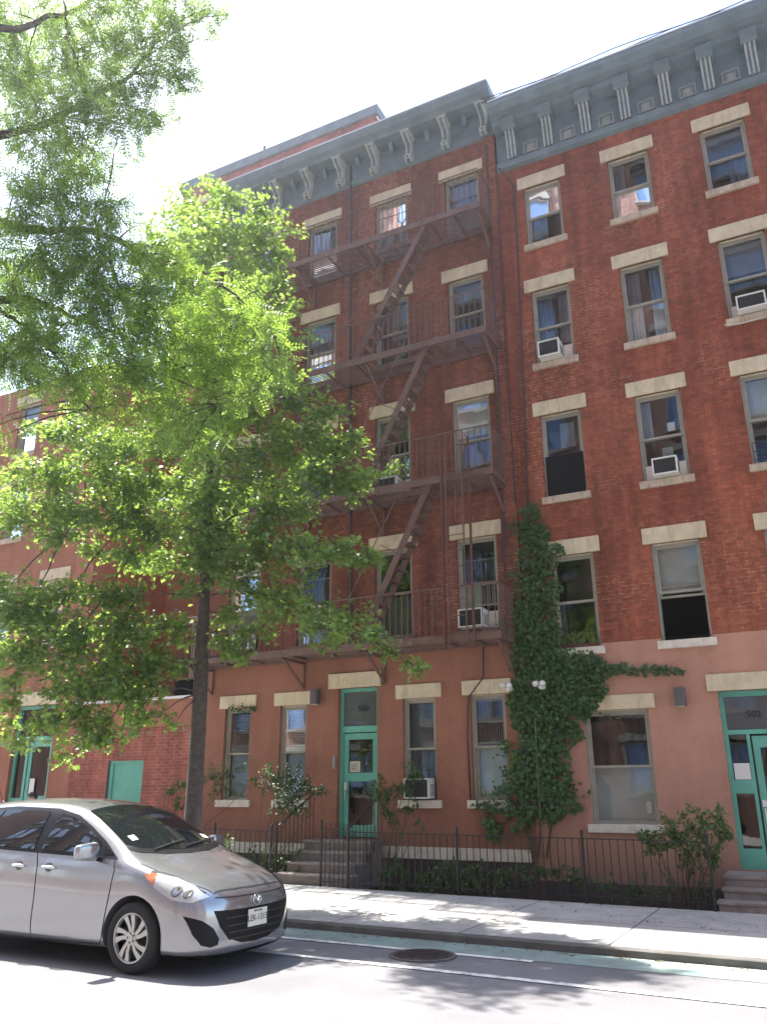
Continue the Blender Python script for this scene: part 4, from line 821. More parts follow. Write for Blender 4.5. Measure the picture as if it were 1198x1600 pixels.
ivy_v = [(0, 0, 0), (.12, .34, .02), (.42, .50, -.02), (.55, .22, .04), (1, 0, -.05), (.55, -.22, .04), (.42, -.50, -.02), (.12, -.34, .02)]; ivy_f = tri([(0, 1, 2, 3, 4, 5, 6, 7)])

# ---------------------------------------------------------------- street oak
def branch_pts(a, b_, sag=.1, n=6, jit=.06):
    a, b_ = Vector(a), Vector(b_); L_ = (b_-a).length; out = []
    for k in range(n+1):
        t = k/n; p = a.lerp(b_, t); p.z += sag*L_*math.sin(math.pi*t)
        if 0 < k < n: p += Vector((random.uniform(-1, 1), random.uniform(-1, 1), random.uniform(-1, 1)))*jit*L_*.35
        out.append(p)
    return out
YT = 10.75
tb = at(308, 1240, YT); zs_ = gz(tb.x)+.08
tpts = [Vector((tb.x-.05, YT, zs_-.1)), Vector((tb.x-.03, YT, zs_+.25)), at(306, 1200, YT), at(314, 1060, YT), at(318, 950, YT), at(323, 850, YT), at(326, 760, YT), at(332, 650, YT+.05), at(340, 540, YT+.1), at(347, 440, YT+.1), at(352, 350, YT+.1), at(352, 290, YT+.1)]
oak = thing('street_tree', (tb.x, YT, zs_), 'slim oak street tree with layered spiky foliage standing on the pavement behind the car', 'tree')
b = MB(); b.tube(tpts, [.18, .15, .128, .118, .095, .082, .07, .06, .05, .038, .026, .011], 14); b.build('trunk', M['bark'], oak, smooth=True)
# clumps: (px, py, radius px, distance)
OC = [(318, 862, 34, -.6), (325, 905, 20, -.5), (300, 925, 18, -.5), (322, 790, 40, -.6), (330, 720, 36, -.6), (305, 835, 30, -.5), (352, 300, 26, 0), (325, 330, 34, -.3), (385, 330, 34, .2), (300, 365, 42, .3), (350, 375, 46, -.2), (408, 365, 26, .3), (290, 420, 48, .4), (345, 440, 52, -.4), (400, 420, 34, .6), (428, 450, 20, .4), (432, 400, 16, .6), (300, 480, 50, .3), (372, 490, 46, .5), (425, 500, 30, -.3), (445, 530, 22, .2), (268, 380, 26, .6),
      (300, 545, 55, 0), (370, 560, 52, .4), (425, 580, 30, .3), (440, 620, 30, .0), (490, 640, 22, -.2), (480, 675, 34, .2), (520, 690, 26, .2), (548, 690, 16, .1), (560, 745, 20, -.1), (530, 755, 30, .3), (485, 740, 42, .0), (430, 700, 46, .5), (375, 660, 50, .3), (320, 680, 50, -.3), (260, 690, 40, -.8), (200, 705, 38, -1.2), (150, 680, 30, -1.6), (105, 670, 26, -1.8), (70, 663, 18, -2),
      (430, 790, 36, -.2), (375, 760, 50, .4), (315, 770, 50, .6), (255, 760, 48, -.4), (195, 765, 46, -.9), (135, 745, 42, -1.3), (80, 735, 32, -1.6), (40, 742, 22, -1.8), (25, 780, 30, -1.5), (75, 790, 40, -1.4), (130, 805, 42, -1.2), (190, 820, 40, -.8), (245, 820, 40, -.5), (30, 815, 25, -1.7), (100, 838, 22, -1.5), (160, 860, 20, -.8), (205, 868, 24, -.7),
      (350, 830, 46, .4), (405, 850, 44, -.2), (460, 855, 40, -.5), (510, 865, 30, -.6), (550, 873, 22, -.7), (580, 872, 10, -.7), (300, 870, 36, .3), (250, 880, 32, .2), (370, 890, 34, -.3),
      (395, 930, 34, .2), (440, 945, 40, -.3), (490, 965, 38, -.5), (535, 985, 32, -.6), (575, 1000, 24, -.7), (610, 1020, 17, -.75), (640, 1037, 12, -.8), (655, 1045, 6, -.8), (350, 960, 26, .3), (400, 990, 20, 0), (360, 1010, 24, -.2), (380, 1028, 10, -.2),
      (15, 915, 26, -1.9), (60, 930, 32, -1.6), (110, 925, 34, -1.3), (165, 930, 34, -.9), (215, 935, 30, -.6), (20, 965, 32, -1.8), (70, 975, 38, -1.5), (130, 980, 42, -1.2), (185, 985, 40, -.9), (235, 985, 34, -.4), (280, 975, 22, -.1), (15, 1015, 32, -1.8), (65, 1020, 38, -1.6), (120, 1030, 34, -1.3), (170, 1040, 38, -1.0), (225, 1035, 36, -.6), (270, 1040, 26, -.4),
      (25, 1060, 24, -1.8), (20, 1100, 18, -1.7), (18, 1135, 14, -1.6), (110, 1070, 24, -1.4), (150, 1085, 34, -1.2), (200, 1085, 34, -.8), (240, 1080, 28, -.6), (120, 1120, 28, -1.3), (80, 1130, 22, -1.5), (45, 1165, 18, -1.6), (170, 1130, 28, -1.0), (190, 1150, 18, -.9), (215, 1120, 22, -.7), (145, 1160, 26, -1.1), (110, 1185, 12, -1.2), (250, 1115, 12, -.6), (275, 1128, 10, -.4), (290, 1000, 16, 0)]
br = MB(); P = []; D = []; Nn = []; S = []
def trunk_at(z):
    for a, c in zip(tpts[:-1], tpts[1:]):
        if a.z <= z <= c.z: return a.lerp(c, (z-a.z)/(c.z-a.z))
    return tpts[-1].copy()
hubs = []
for i, (px, py, r, dy) in enumerate(OC):
    y = YT+dy; c = at(px, py, y); depth = (c-Vector((0, 0, CAMZ))).dot(FW); rm = r*depth/FPX
    hd = math.hypot(c.x-tb.x, c.y-YT); zb_ = c.z - (.34*hd if c.z > 9 else .12*hd if c.z > 6 else -.05*hd)
    base = trunk_at(max(zb_, 3.2)); cand = [h for h in hubs if (h-c).length < hd*.7 and math.hypot(h.x-tb.x, h.y-YT) < hd]
    if cand and hd > 1.0: base = min(cand, key=lambda h: (h-c).length)
    L_ = (c-base).length; ri = .012+.010*L_
    pts = branch_pts(base, c, .05, 5); br.tube(pts, [max(.005, ri*(1-.75*k/5)) for k in range(6)], 5); hubs.append(c)
    rm *= 1.2; nl = int(2400*rm*rm+22); out = Vector((c.x-tb.x, c.y-YT, 0)); out = out.normalized() if out.length > .05 else Vector((1, 0, 0))
    # twigs: leaves sit on flattened sprays
    nt_ = max(5, int(34*rm)); tw = []
    for _ in range(nt_):
        d = Vector(rng.normal(size=3)); d.z *= .28; d = (d.normalized()*.8+out*.5); d *= rm*rng.uniform(.8, 1.45); s0 = c+Vector((rng.normal()*rm*.3, rng.normal()*rm*.3, rng.normal()*rm*.27))
        tw.append((s0, d)); br.tube([s0, s0+d*.55+Vector((0, 0, .03)), s0+d*1.0], [.006, .004, .0015], 3, cap=False)
    for _ in range(nl):
        s0, d = tw[rng.integers(nt_)]; t = rng.uniform(.05, 1.0)**.8; p = s0+d*t+Vector(rng.normal(size=3))*(.035+.10*rm)
        P.append(p); dd = Vector(rng.normal(size=3))*.7+d.normalized()*.8; dd.z -= .45; D.append(dd); nn = Vector(rng.normal(size=3))*.42; nn.z += 1.0; Nn.append(nn); S.append(rng.uniform(.065, .135))
br.build('branches', M['bark'], oak)
scatter('crown', oak_v, oak_f, P, D, Nn, np.array(S), M['oak'], oak)
print('oak leaves', len(P))

# ---------------------------------------------------------------- honey locust reaching in from the near side
lt = Vector((-7.2, -2.4, .1))
loc_ = thing('locust_tree', lt, 'honey locust with feathery leaves hanging into the upper left corner of the view', 'tree')
limb_px = [  # limbs as pixel polylines with distance
    [(-700, 900, 2.2), (-300, 420, 3.2), (-20, 215, 4.3), (60, 200, 4.7), (135, 160, 5.0), (205, 115, 5.2), (250, 60, 5.4), (275, 10, 5.5)],
    [(-300, 420, 3.2), (-20, 205, 4.5), (40, 207, 4.9), (95, 185, 5.1), (170, 165, 5.4), (240, 150, 5.6)],
    [(-700, 900, 2.2), (-260, 560, 3.2), (-10, 466, 4.4), (60, 470, 4.8), (105, 490, 5.1), (180, 520, 5.3), (260, 545, 5.5)],
    [(-10, 480, 4.4), (40, 510, 4.7), (90, 560, 4.9), (140, 640, 5.1)],
    [(-260, 560, 3.2), (-30, 340, 4.2), (60, 360, 4.6), (150, 360, 5.0), (230, 400, 5.3), (330, 430, 5.6), (430, 520, 5.8)],
    [(-300, 420, 3.2), (-60, 60, 3.9), (40, 40, 4.4), (130, 10, 4.8), (200, -40, 5.0)],
    [(150, 360, 5.0), (165, 400, 5.1), (200, 480, 5.3), (300, 600, 5.5), (360, 640, 5.6)],
    [(105, 60, 4.7), (100, 10, 4.6), (90, -60, 4.6)], [(135, 160, 5.0), (120, 90, 4.9), (105, 60, 4.7)],
]
b = MB(); b.tube([lt, lt+Vector((.1, 0, 1.8)), at(-700, 900, 2.2)+Vector((-.9, -1.7, 0)), at(-700, 900, 2.2)], [.24, .2, .17, .13], 12); b.build('trunk', M['bark2'], loc_, smooth=True)
b = MB(); LB = []
for k, l in enumerate(limb_px):
    pts = [at(*q) for q in l]; r0 = .065 if k in (0, 2, 4, 5) else .022; dense = []
    for a, c in zip(pts[:-1], pts[1:]):
        for q in range(5): dense.append(a.lerp(c, q/5)+Vector(rng.normal(size=3))*.012)
    dense.append(pts[-1]); n = len(dense); b.tube(dense, [max(.005, r0*(1-q/n)**.9) for q in range(n)], 7); LB.append(dense)
LC = [(10, 565, 36), (48, 568, 34), (20, 530, 40), (75, 545, 36), (20, 20, 60), (80, 40, 60), (150, 20, 60), (215, 10, 55), (275, 5, 45), (325, 12, 34), (350, 22, 16), (40, 95, 60), (110, 100, 55), (170, 75, 50), (235, 60, 45), (280, 55, 34), (300, 110, 20), (295, 85, 20), (20, 150, 55), (85, 160, 50), (150, 140, 45), (210, 130, 45), (250, 120, 36), (285, 125, 22), (225, 190, 30), (255, 190, 24), (190, 195, 30), (140, 195, 38), (60, 215, 40), (110, 225, 45), (155, 230, 30), (30, 190, 30), (25, 290, 36), (80, 275, 40), (130, 270, 32), (40, 330, 50), (100, 320, 50), (150, 310, 30), (165, 330, 36), (195, 325, 20), (215, 350, 20), (60, 385, 60), (130, 375, 55), (190, 385, 45), (235, 395, 34), (262, 410, 28), (20, 420, 60), (90, 440, 60), (160, 445, 60), (225, 450, 55), (280, 445, 42), (320, 440, 26), (345, 460, 24), (375, 475, 20), (30, 490, 55), (110, 500, 60), (180, 510, 60), (250, 515, 60), (310, 510, 50), (360, 510, 40), (405, 500, 30), (430, 510, 22), (50, 550, 50), (130, 560, 55), (200, 580, 55), (265, 580, 55), (330, 570, 52), (385, 560, 40), (425, 550, 26), (440, 590, 18), (20, 545, 34), (100, 590, 34), (150, 620, 36), (210, 635, 38), (275, 640, 42), (335, 635, 40), (385, 615, 30), (170, 655, 22), (300, 690, 28), (350, 680, 24), (240, 680, 22), (5, 680, 20), (8, 650, 12), (-20, 670, 20), (15, 560, 22)]
P = []; D = []; Nn = []; S = []
allp = [p for l in LB for p in l[6:]]
for (px, py, r) in LC:
    y = 4.3+1.5*min(max(px, 0), 450)/450+rng.uniform(-.2, .5); c = at(px, py, y); depth = (c-Vector((0, 0, CAMZ))).dot(FW); rm = r*depth/FPX
    base = min(allp, key=lambda h: (h-c).length+.2*abs(h.z-c.z)); pts = branch_pts(base, c, .06, 4); b.tube(pts, [.011, .009, .007, .005, .003], 5)
    nt_ = max(3, int(9*rm/.15)) if r > 20 else 3
    for _ in range(nt_):
        d = Vector(rng.normal(size=3)); d.z = d.z*.6-.15; d = d.normalized()*rm*rng.uniform(.7, 1.25); s0 = c+Vector(rng.normal(size=3))*rm*.3; b.tube([s0, s0+d*.5, s0+d+Vector((0, 0, -.03))], [.0045, .003, .0012], 3, cap=False)
        for q in range(max(3, int(1.35*d.length/.05))):
            t = rng.uniform(0, 1); p = s0+d*t; sd = Vector(rng.normal(size=3)); sd = sd.normalized()*.8+d.normalized()*.6; sd.z -= .25; P.append(p+Vector(rng.normal(size=3))*.03); D.append(sd)
            nn = Vector(rng.normal(size=3))*.75; nn.z += .8; Nn.append(nn); S.append(rng.uniform(.15, .25))
b.build('branches', M['bark2'], loc_)
scatter('crown', frond_v, frond_f, P, D, Nn, np.array(S), M['locust'], loc_)
print('fronds', len(P))

# ---------------------------------------------------------------- ivy
IV = [(832, 800, 14), (822, 830, 18), (840, 835, 20), (835, 865, 26), (855, 880, 18), (825, 900, 26), (850, 915, 26), (822, 945, 26), (848, 955, 28), (860, 990, 20), (825, 990, 28), (850, 1010, 28), (820, 1030, 26), (850, 1045, 32), (885, 1040, 28), (915, 1045, 28), (935, 1045, 18), (830, 1080, 30), (870, 1080, 34), (910, 1080, 30), (935, 1075, 14), (850, 1115, 34), (890, 1110, 26), (918, 1105, 14), (825, 1120, 26), (810, 1095, 18), (845, 1150, 32), (875, 1145, 26), (900, 1145, 12), (838, 1180, 28), (868, 1185, 24), (808, 1185, 12), (828, 1212, 28), (868, 1218, 28), (806, 1228, 16), (845, 1245, 28), (882, 1245, 20), (902, 1262, 9), (800, 1262, 12), (825, 1272, 14), (780, 1262, 8), (765, 1258, 7), (750, 1257, 6), (810, 1290, 7), (875, 1272, 8), (795, 1205, 9), (785, 1235, 7), (860, 1275, 12), (815, 1000, 20), (870, 855, 8), (878, 862, 6), (792, 1165, 8),
      (955, 1046, 10), (972, 1044, 9), (990, 1046, 8), (1008, 1045, 8), (1025, 1046, 8), (1042, 1047, 8), (1056, 1048, 6), (1066, 1049, 3), (905, 1000, 3), (802, 820, 8), (775, 1300, 12), (765, 1285, 10)]
ivy = thing('ivy', (-4.35, YF, .2), 'dark green ivy climbing the joint between the buildings and creeping right above the big window', 'ivy')
P = []; D = []; Nn = []; S = []; stb = MB()
low = []
for (px, py, r) in IV:
    y = YF-.05; c = at(px, py, y); depth = (c-Vector((0, 0, CAMZ))).dot(FW); rm = r*depth/FPX
    thick = .07 if c.z > 2.6 else .14
    n = int(3000*rm*rm*(1.3 if thick > .2 else 1))+8
    for _ in range(n):
        a = rng.uniform(0, 6.283); q = math.sqrt(rng.uniform())*rm*1.08; p = Vector((c.x+q*math.cos(a), YF-.02-abs(rng.normal())*thick-.02, c.z+q*math.sin(a))); P.append(p)
        D.append((rng.normal()*.5, -.35+rng.normal()*.3, -1+rng.normal()*.3)); Nn.append((rng.normal()*.45, -1, .35+rng.normal()*.4)); S.append(rng.uniform(.03, .095))
for _ in range(70):
    px, py, r_ = IV[rng.integers(48)]; c = at(px+rng.normal()*r_*.6, py+rng.normal()*r_*.6, YF-.04); p = np.array([c.x, YF-.04, c.z]); d = np.array([rng.normal()*1.0, 0, rng.normal()*.8-.2])
    for q in range(rng.integers(4, 12)):
        d = d+np.array([rng.normal()*.4, 0, rng.normal()*.4]); d = d/np.linalg.norm(d); p = p+d*.045; P.append((p[0]+rng.normal()*.015, YF-.04-abs(rng.normal())*.03, p[2]+rng.normal()*.015)); D.append((rng.normal()*.5, -.3, -1+rng.normal()*.4)); Nn.append((rng.normal()*.4, -1, .3)); S.append(rng.uniform(.035, .07))
for pts in ([(840, 1340), (845, 1250), (838, 1150), (845, 1050), (835, 950), (840, 860), (832, 800)], [(850, 1340), (870, 1220), (870, 1100), (860, 1040), (900, 1044), (960, 1046), (1060, 1048)], [(835, 1340), (810, 1250), (820, 1100), (825, 950), (822, 830)], [(845, 1250), (780, 1290), (760, 1265)]):
    stb.tube([at(q[0]+rng.normal()*2, q[1], YF-.03) for q in pts], [.022*(1-.7*k/len(pts)) for k in range(len(pts))], 5)
stb.build('stems', M['stem'], ivy); scatter('leaves', ivy_v, ivy_f, P, D, Nn, np.array(S), M['ivy'], ivy)
print('ivy', len(P))

# ---------------------------------------------------------------- shrubs and area plants
def shrub(name, label, clumps, base, leafm='shrub', size=(.04, .075), dens=2600, flower=0, cat='shrub', group=None, stem=True):
    bx, by, bz = base; t = thing(name, base, label, cat, group); P = []; D = []; Nn = []; S = []; F = []; st = MB()
    for (px, py, r, y) in clumps:
        c = at(px, py, y); depth = (c-Vector((0, 0, CAMZ))).dot(FW); rm = r*depth/FPX
        st.tube(branch_pts((bx+rng.normal()*.05, by, bz), c, .04, 4), [.014, .011, .008, .006, .004], 5)
        nt_ = max(4, int(30*rm)); tw = []
        for _ in range(nt_):
            d = Vector(rng.normal(size=3)).normalized()*rm*rng.uniform(.6, 1.3); s0 = c+Vector(rng.normal(size=3))*rm*.2; tw.append((s0, d)); st.tube([s0, s0+d], [.004, .0015], 3, cap=False)
        for _ in range(int(dens*rm*rm)+10):
            s0, d = tw[rng.integers(nt_)]; p = s0+d*rng.uniform(0, 1)+Vector(rng.normal(size=3))*.03
            P.append(p); D.append(d.normalized()+Vector(rng.normal(size=3))*.6); nn = Vector(rng.normal(size=3))*.6; nn.z += .8; nn.y -= .3; Nn.append(nn); S.append(rng.uniform(*size))
            if flower and rng.uniform() < flower: F.append(p+Vector((0, -.02, .02)))
    st.build('stems', M['stem'], t); scatter('leaves', simple_v, simple_f, P, D, Nn, np.array(S), M[leafm], t)
    if F:
        n = len(F); scatter('blossoms', [(0, -.3, 0), (.5, -.5, .1), (.6, .4, .1), (0, .4, 0)], [(0, 1, 2, 3)], F, rng.normal(size=(n, 3)), rng.normal(size=(n, 3))+[0, -1, 1], rng.uniform(.03, .05, n), M['flower'], t)
    return t
shrub('shrub', 'loose shrub speckled with white blossom left of the 500 door', [(430, 1220, 26, 14.0), (455, 1215, 26, 14.1), (475, 1225, 22, 14.2), (440, 1248, 26, 13.9), (460, 1262, 20, 13.9), (470, 1275, 12, 13.9), (410, 1222, 16, 14.1), (500, 1235, 14, 14.2), (455, 1240, 22, 13.8)], (-9.75, 14.0, -.1), flower=.16, dens=2600)
shrub('shrub', 'vine-like dark shrub right of the 500 door', [(600, 1235, 24, 14.2), (625, 1225, 22, 14.3), (640, 1212, 18, 14.3), (655, 1205, 14, 14.3), (595, 1260, 22, 14.1), (580, 1235, 14, 14.0), (612, 1275, 20, 14.2), (640, 1272, 14, 14.3), (655, 1290, 8, 14.3)], (-7.2, 14.2, -.1), dens=2700)
shrub('shrub', 'pale green shrub leaning over the fence beside the 502 steps', [(1095, 1285, 26, 13.6), (1120, 1290, 22, 13.6), (1070, 1290, 24, 13.7), (1045, 1295, 22, 13.7), (1020, 1305, 20, 13.7), (1005, 1312, 14, 13.7), (1135, 1300, 14, 13.6), (1060, 1315, 24, 13.8), (1030, 1330, 18, 13.8), (1090, 1325, 24, 13.9), (1115, 1330, 20, 13.9), (1080, 1350, 20, 13.9)], (-2.0, 13.9, -.15), dens=3600, size=(.045, .085), leafm='shrub_pale')
shrub('shrub', 'dark shrub spreading behind the oak trunk against the brick court wall', [(265, 1240, 16, 13.9), (285, 1232, 18, 13.9), (330, 1215, 22, 14.0), (350, 1208, 16, 14.0), (340, 1235, 16, 14.0), (375, 1200, 10, 14.1), (275, 1260, 14, 13.9), (395, 1222, 10, 14.1), (300, 1250, 16, 13.9), (380, 1092, 0.1, 14.7)][:-1], (-12.2, 13.9, -.1), dens=2500)
shrub('shrub', 'small bright bush at the foot of the oak', [(338, 1310, 16, 11.5), (352, 1318, 15, 11.6), (330, 1325, 14, 11.5), (345, 1335, 16, 11.5)], (at(340, 1345, 11.5).x, 11.5, .1), dens=2600)
shrub('hanging_vine', 'small vine hanging under the lintel of the leftmost ground floor window', [(365, 1108, 6, 14.7), (378, 1110, 7, 14.7), (392, 1107, 6, 14.7)], (-10.7, 14.72, 3.4), dens=5000, cat='vine')
shrub('area_plants', 'low dark plants crowding the area behind the long iron fence', [(x, 1366+6*math.sin(x*.05), 16, 13.75) for x in range(610, 900, 26)]+[(x, 1382, 18, 13.6) for x in range(600, 800, 30)], (-5.9, 13.7, -.15), size=(.05, .1), dens=2200, cat='plants')
shrub('area_plants', 'dark ivy mound on the ground below the big window', [(935, 1385, 22, 13.6), (960, 1390, 20, 13.6), (985, 1392, 20, 13.6), (1010, 1395, 20, 13.6), (900, 1380, 20, 13.6), (1050, 1392, 20, 13.6), (1090, 1390, 20, 13.7)], (-3.0, 13.7, -.15), size=(.04, .08), dens=1500, cat='plants')
shrub('area_plants', 'low plants behind the fence left of the 500 steps', [(x, 1345, 20, 13.8) for x in range(350, 470, 22)], (-10.2, 13.8, -.1), size=(.05, .09), dens=1300, cat='plants')
# sill planter on 502 first storey left window
pl = thing('window_box', (-3.5, YF, 4.12), 'row of yellow-green seedlings growing behind the lower sash above the ivy', 'window box')
b = MB(); b.box(-3.85, -3.17, YF+.0, YF+.07, 4.125, 4.19); b.build('trough', M['pipered'], pl)
n = 260; Pp = np.stack([rng.uniform(-3.85, -3.17, n), rng.uniform(YF-.02, YF+.07, n), rng.uniform(4.18, 4.38, n)], 1); scatter('leaves', simple_v, simple_f, Pp, rng.normal(size=(n, 3))+[0, 0, 1], rng.normal(size=(n, 3))+[0, -1, 0], rng.uniform(.04, .08, n), leaf_mat('seedling', (.12, .17, .03), (.2, .24, .05), (.3, .4, .08)), pl)

# ---------------------------------------------------------------- silver car
CARLOC = Vector((-5.27, 7.56, 0)); CARLOC.z = gz(-6)+.0
CROT = Matrix.Rotation(R(-1.5), 4, 'Z')
CW = Matrix.Translation(CARLOC) @ CROT
car = thing('parked_car', CARLOC, 'silver compact minivan facing right on the street in front of the tree', 'car'); car.rotation_euler = (0, 0, R(-1.5)); ORG[car.name] = Vector((0, 0, 0))
M['silver'] = mat('silver_car_paint', (.37, .375, .39), .22, metal=.72, coat=.7)
M['carglass'] = glass_mat('tinted_car_glass', opaque=(.012, .014, .016), wav=0, ior=1.6)
M['wglass'] = glass_mat('windscreen_glass', tint=(.55, .6, .6), wav=0, ior=1.5)
M['tyre'] = mat('tyre_rubber', (.02, .02, .02), .85, bump=.2, bscale=80)
M['alloy'] = mat('alloy_wheel', (.5, .49, .46), .35, metal=.6, var=.1)
M['chrome'] = mat('chrome', (.75, .75, .75), .12, metal=1)
M['amber'] = mat('amber_lens', (.5, .17, .07), .2, coat=.5)
M['lens'] = mat('headlight_glass', (.62, .62, .6), .12, metal=.45, coat=1)
M['trim'] = mat('black_trim', (.006, .006, .007), .45, spec=.25)
M['seam'] = mat('panel_gap', (.02, .02, .02), .8)
def cb(m_, smooth=True): return m_
# stations: x, z_bottom, rocker half width, side half width, z belt, belt half width, z roof edge, roof edge half width, z centre
ST = [
 (.000, .24, .30, .36, .50, .34, .60, .28, .62),
 (-.04, .17, .52, .58, .56, .55, .665, .45, .695),
 (-.14, .13, .66, .72, .62, .70, .73, .56, .765),
 (-.32, .12, .76, .81, .69, .79, .785, .62, .845),
 (-.58, .12, .81, .86, .79, .835, .86, .67, .90),
 (-.85, .13, .83, .875, .87, .85, .92, .70, .96),
 (-1.05, .14, .84, .875, .92, .855, .965, .72, 1.0),
 (-1.20, .15, .84, .875, .945, .85, 1.0, .735, 1.045),
 (-1.45, .15, .84, .875, .96, .84, 1.14, .73, 1.20),
 (-1.75, .15, .84, .875, .975, .835, 1.30, .70, 1.365),
 (-2.05, .15, .84, .875, .99, .835, 1.425, .665, 1.49),
 (-2.35, .15, .84, .875, 1.01, .835, 1.495, .645, 1.56),
 (-2.80, .15, .84, .875, 1.03, .835, 1.525, .635, 1.59),
 (-3.30, .15, .84, .875, 1.05, .83, 1.525, .625, 1.59),
 (-3.80, .16, .84, .875, 1.07, .82, 1.495, .60, 1.56),
 (-4.15, .18, .83, .87, 1.08, .80, 1.44, .57, 1.50),
 (-4.35, .20, .82, .85, 1.07, .77, 1.32, .56, 1.38),
 (-4.50, .23, .78, .82, 1.00, .74, 1.10, .60, 1.14),
 (-4.585, .28, .70, .74, .80, .68, .86, .58, .88),
]
def fx(x): return x*.78 if x > -1.05 else x+.231
def section(s):
    x, zb, wr, ws, zbelt, wb_, ze, we, zc = s; x = fx(x)
    zm_ = zb+(zbelt-zb)*.42
    h = [(0, zb), (wr*.6, zb), (wr, zb+.03), (ws*.995, zb+(zm_-zb)*.5), (ws, zm_), (ws*.992, zb+(zbelt-zb)*.78), (wb_, zbelt), (wb_+(we-wb_)*.45, zbelt+(ze-zbelt)*.5), (we, ze), (we*.80, ze+(zc-ze)*.48), (we*.42, ze+(zc-ze)*.87), (0, zc)]
    return [(x, -y, z) for y, z in h] + [(x, y, z) for y, z in h[-2:0:-1]]
vs = []; fs = []
for s in ST: vs += section(s)
n = len(section(ST[0]))
for k in range(len(ST)-1):
    for j in range(n): a = k*n+j; b_ = k*n+(j+1) % n; fs.append((a, b_, b_+n, a+n))
fs.append(tuple(range(n))); fs.append(tuple(range((len(ST)-1)*n, len(ST)*n))[::-1])
me = bpy.data.meshes.new('body'); me.from_pydata(vs, [], fs)
bm = bmesh.new(); bm.from_mesh(me); bmesh.ops.recalc_face_normals(bm, faces=bm.faces); bm.to_mesh(me); bm.free()
tmp = bpy.data.objects.new('tmp_body', me); col.objects.link(tmp)
md = tmp.modifiers.new('s', 'SUBSURF'); md.levels = 3; md.render_levels = 3
dg = bpy.context.evaluated_depsgraph_get(); mfull = bpy.data.meshes.new_from_object(tmp.evaluated_get(dg))
BV = BVHTree.FromPolygons([v.co.copy() for v in mfull.vertices], [tuple(p.vertices) for p in mfull.polygons])
# wheel arches cut with cylinders
WX, WZ, AR = (-.84, -3.55), .315, .375
cut = MB()
for wx in WX:
    for s in (-1, 1): cut.tube([(wx, s*.60, WZ), (wx, s*1.1, WZ)], AR, 48)
cm = bpy.data.meshes.new('cut'); cm.from_pydata(cut.v, [], cut.f); bm = bmesh.new(); bm.from_mesh(cm); bmesh.ops.recalc_face_normals(bm, faces=bm.faces); bm.to_mesh(cm); bm.free()
cutter = bpy.data.objects.new('tmp_cut', cm); col.objects.link(cutter)
bo = tmp.modifiers.new('b', 'BOOLEAN'); bo.object = cutter; bo.operation = 'DIFFERENCE'; bo.solver = 'EXACT'
dg = bpy.context.evaluated_depsgraph_get(); dg.update(); mb_ = bpy.data.meshes.new_from_object(tmp.evaluated_get(dg)); mb_.name = 'body'
bpy.data.objects.remove(tmp); bpy.data.objects.remove(cutter)
mb_.materials.clear(); mb_.materials.append(M['silver']); mb_.materials.append(M['trim'])
for p in mb_.polygons:
    p.use_smooth = True; c = p.center
    for wx in WX:
        if math.hypot(c.x-wx, c.z-WZ) < AR-.004+.002 and abs(c.y) > .55 and abs(c.y) < .9: p.material_index = 1; p.use_smooth = False
    if c.z < .19 and p.normal.z < -.7: p.material_index = 1
body = bpy.data.objects.new('body', mb_); col.objects.link(body); body.parent = car; ORG[body.name] = Vector((0, 0, 0))
es = body.modifiers.new('es', 'EDGE_SPLIT'); es.split_angle = R(40)
def hit(o, d, default=None):
    r = BV.ray_cast(Vector(o), Vector(d)); return r
def patch(name, poly, axis, m, off=.004, parent=body, cuts=3, side=-1, smooth=True, th=0):
    """lay a polygon on the body: axis 'y' = seen from the side (x,z), 'x' = from the front (y,z), 'z' = from above (x,y)"""
    bm = bmesh.new()
    if axis != 'x': poly = [(fx(u), v) for u, v in poly]
    for u, v in poly: bm.verts.new((u, v, 0))
    bm.verts.ensure_lookup_table(); f = bm.faces.new(bm.verts[:]); bmesh.ops.triangulate(bm, faces=[f])
    for _ in range(cuts):
        le = [e for e in bm.edges if e.calc_length() > .05]
        if not le: break
        bmesh.ops.subdivide_edges(bm, edges=le, cuts=1, use_grid_fill=False); bmesh.ops.triangulate(bm, faces=bm.faces[:])
    for v in bm.verts:
        u, w_ = v.co.x, v.co.y
        if axis == 'y': r = BV.ray_cast(Vector((u, side*2, w_)), Vector((0, -side, 0)))
        elif axis == 'x': r = BV.ray_cast(Vector((1, u, w_)), Vector((-1, 0, 0)))
        else: r = BV.ray_cast(Vector((u, w_, 3)), Vector((0, 0, -1)))
        if r[0] is None: r = BV.find_nearest(Vector((u, side*.8, w_)) if axis == 'y' else Vector((0, u, w_)) if axis == 'x' else Vector((u, w_, 1)))
        v.co = r[0]+r[1]*off
    bmesh.ops.recalc_face_normals(bm, faces=bm.faces); 
    mm = bpy.data.meshes.new(name); bm.to_mesh(mm); bm.free(); mm.materials.append(m)
    if smooth: mm.polygons.foreach_set('use_smooth', [True]*len(mm.polygons))
    o = bpy.data.objects.new(name, mm); col.objects.link(o); o.parent = parent; ORG[o.name] = Vector((0, 0, 0)); return o
def strip2(pts, w_):
    pts = [Vector((*p, 0)) for p in pts]; L_ = []; R_ = []
    for k, p in enumerate(pts):
        d = (pts[min(k+1, len(pts)-1)]-pts[max(k-1, 0)]).normalized(); nn = Vector((-d.y, d.x, 0))*w_/2; L_.append((p+nn).to_2d()); R_.append((p-nn).to_2d())
    return L_+R_[::-1]
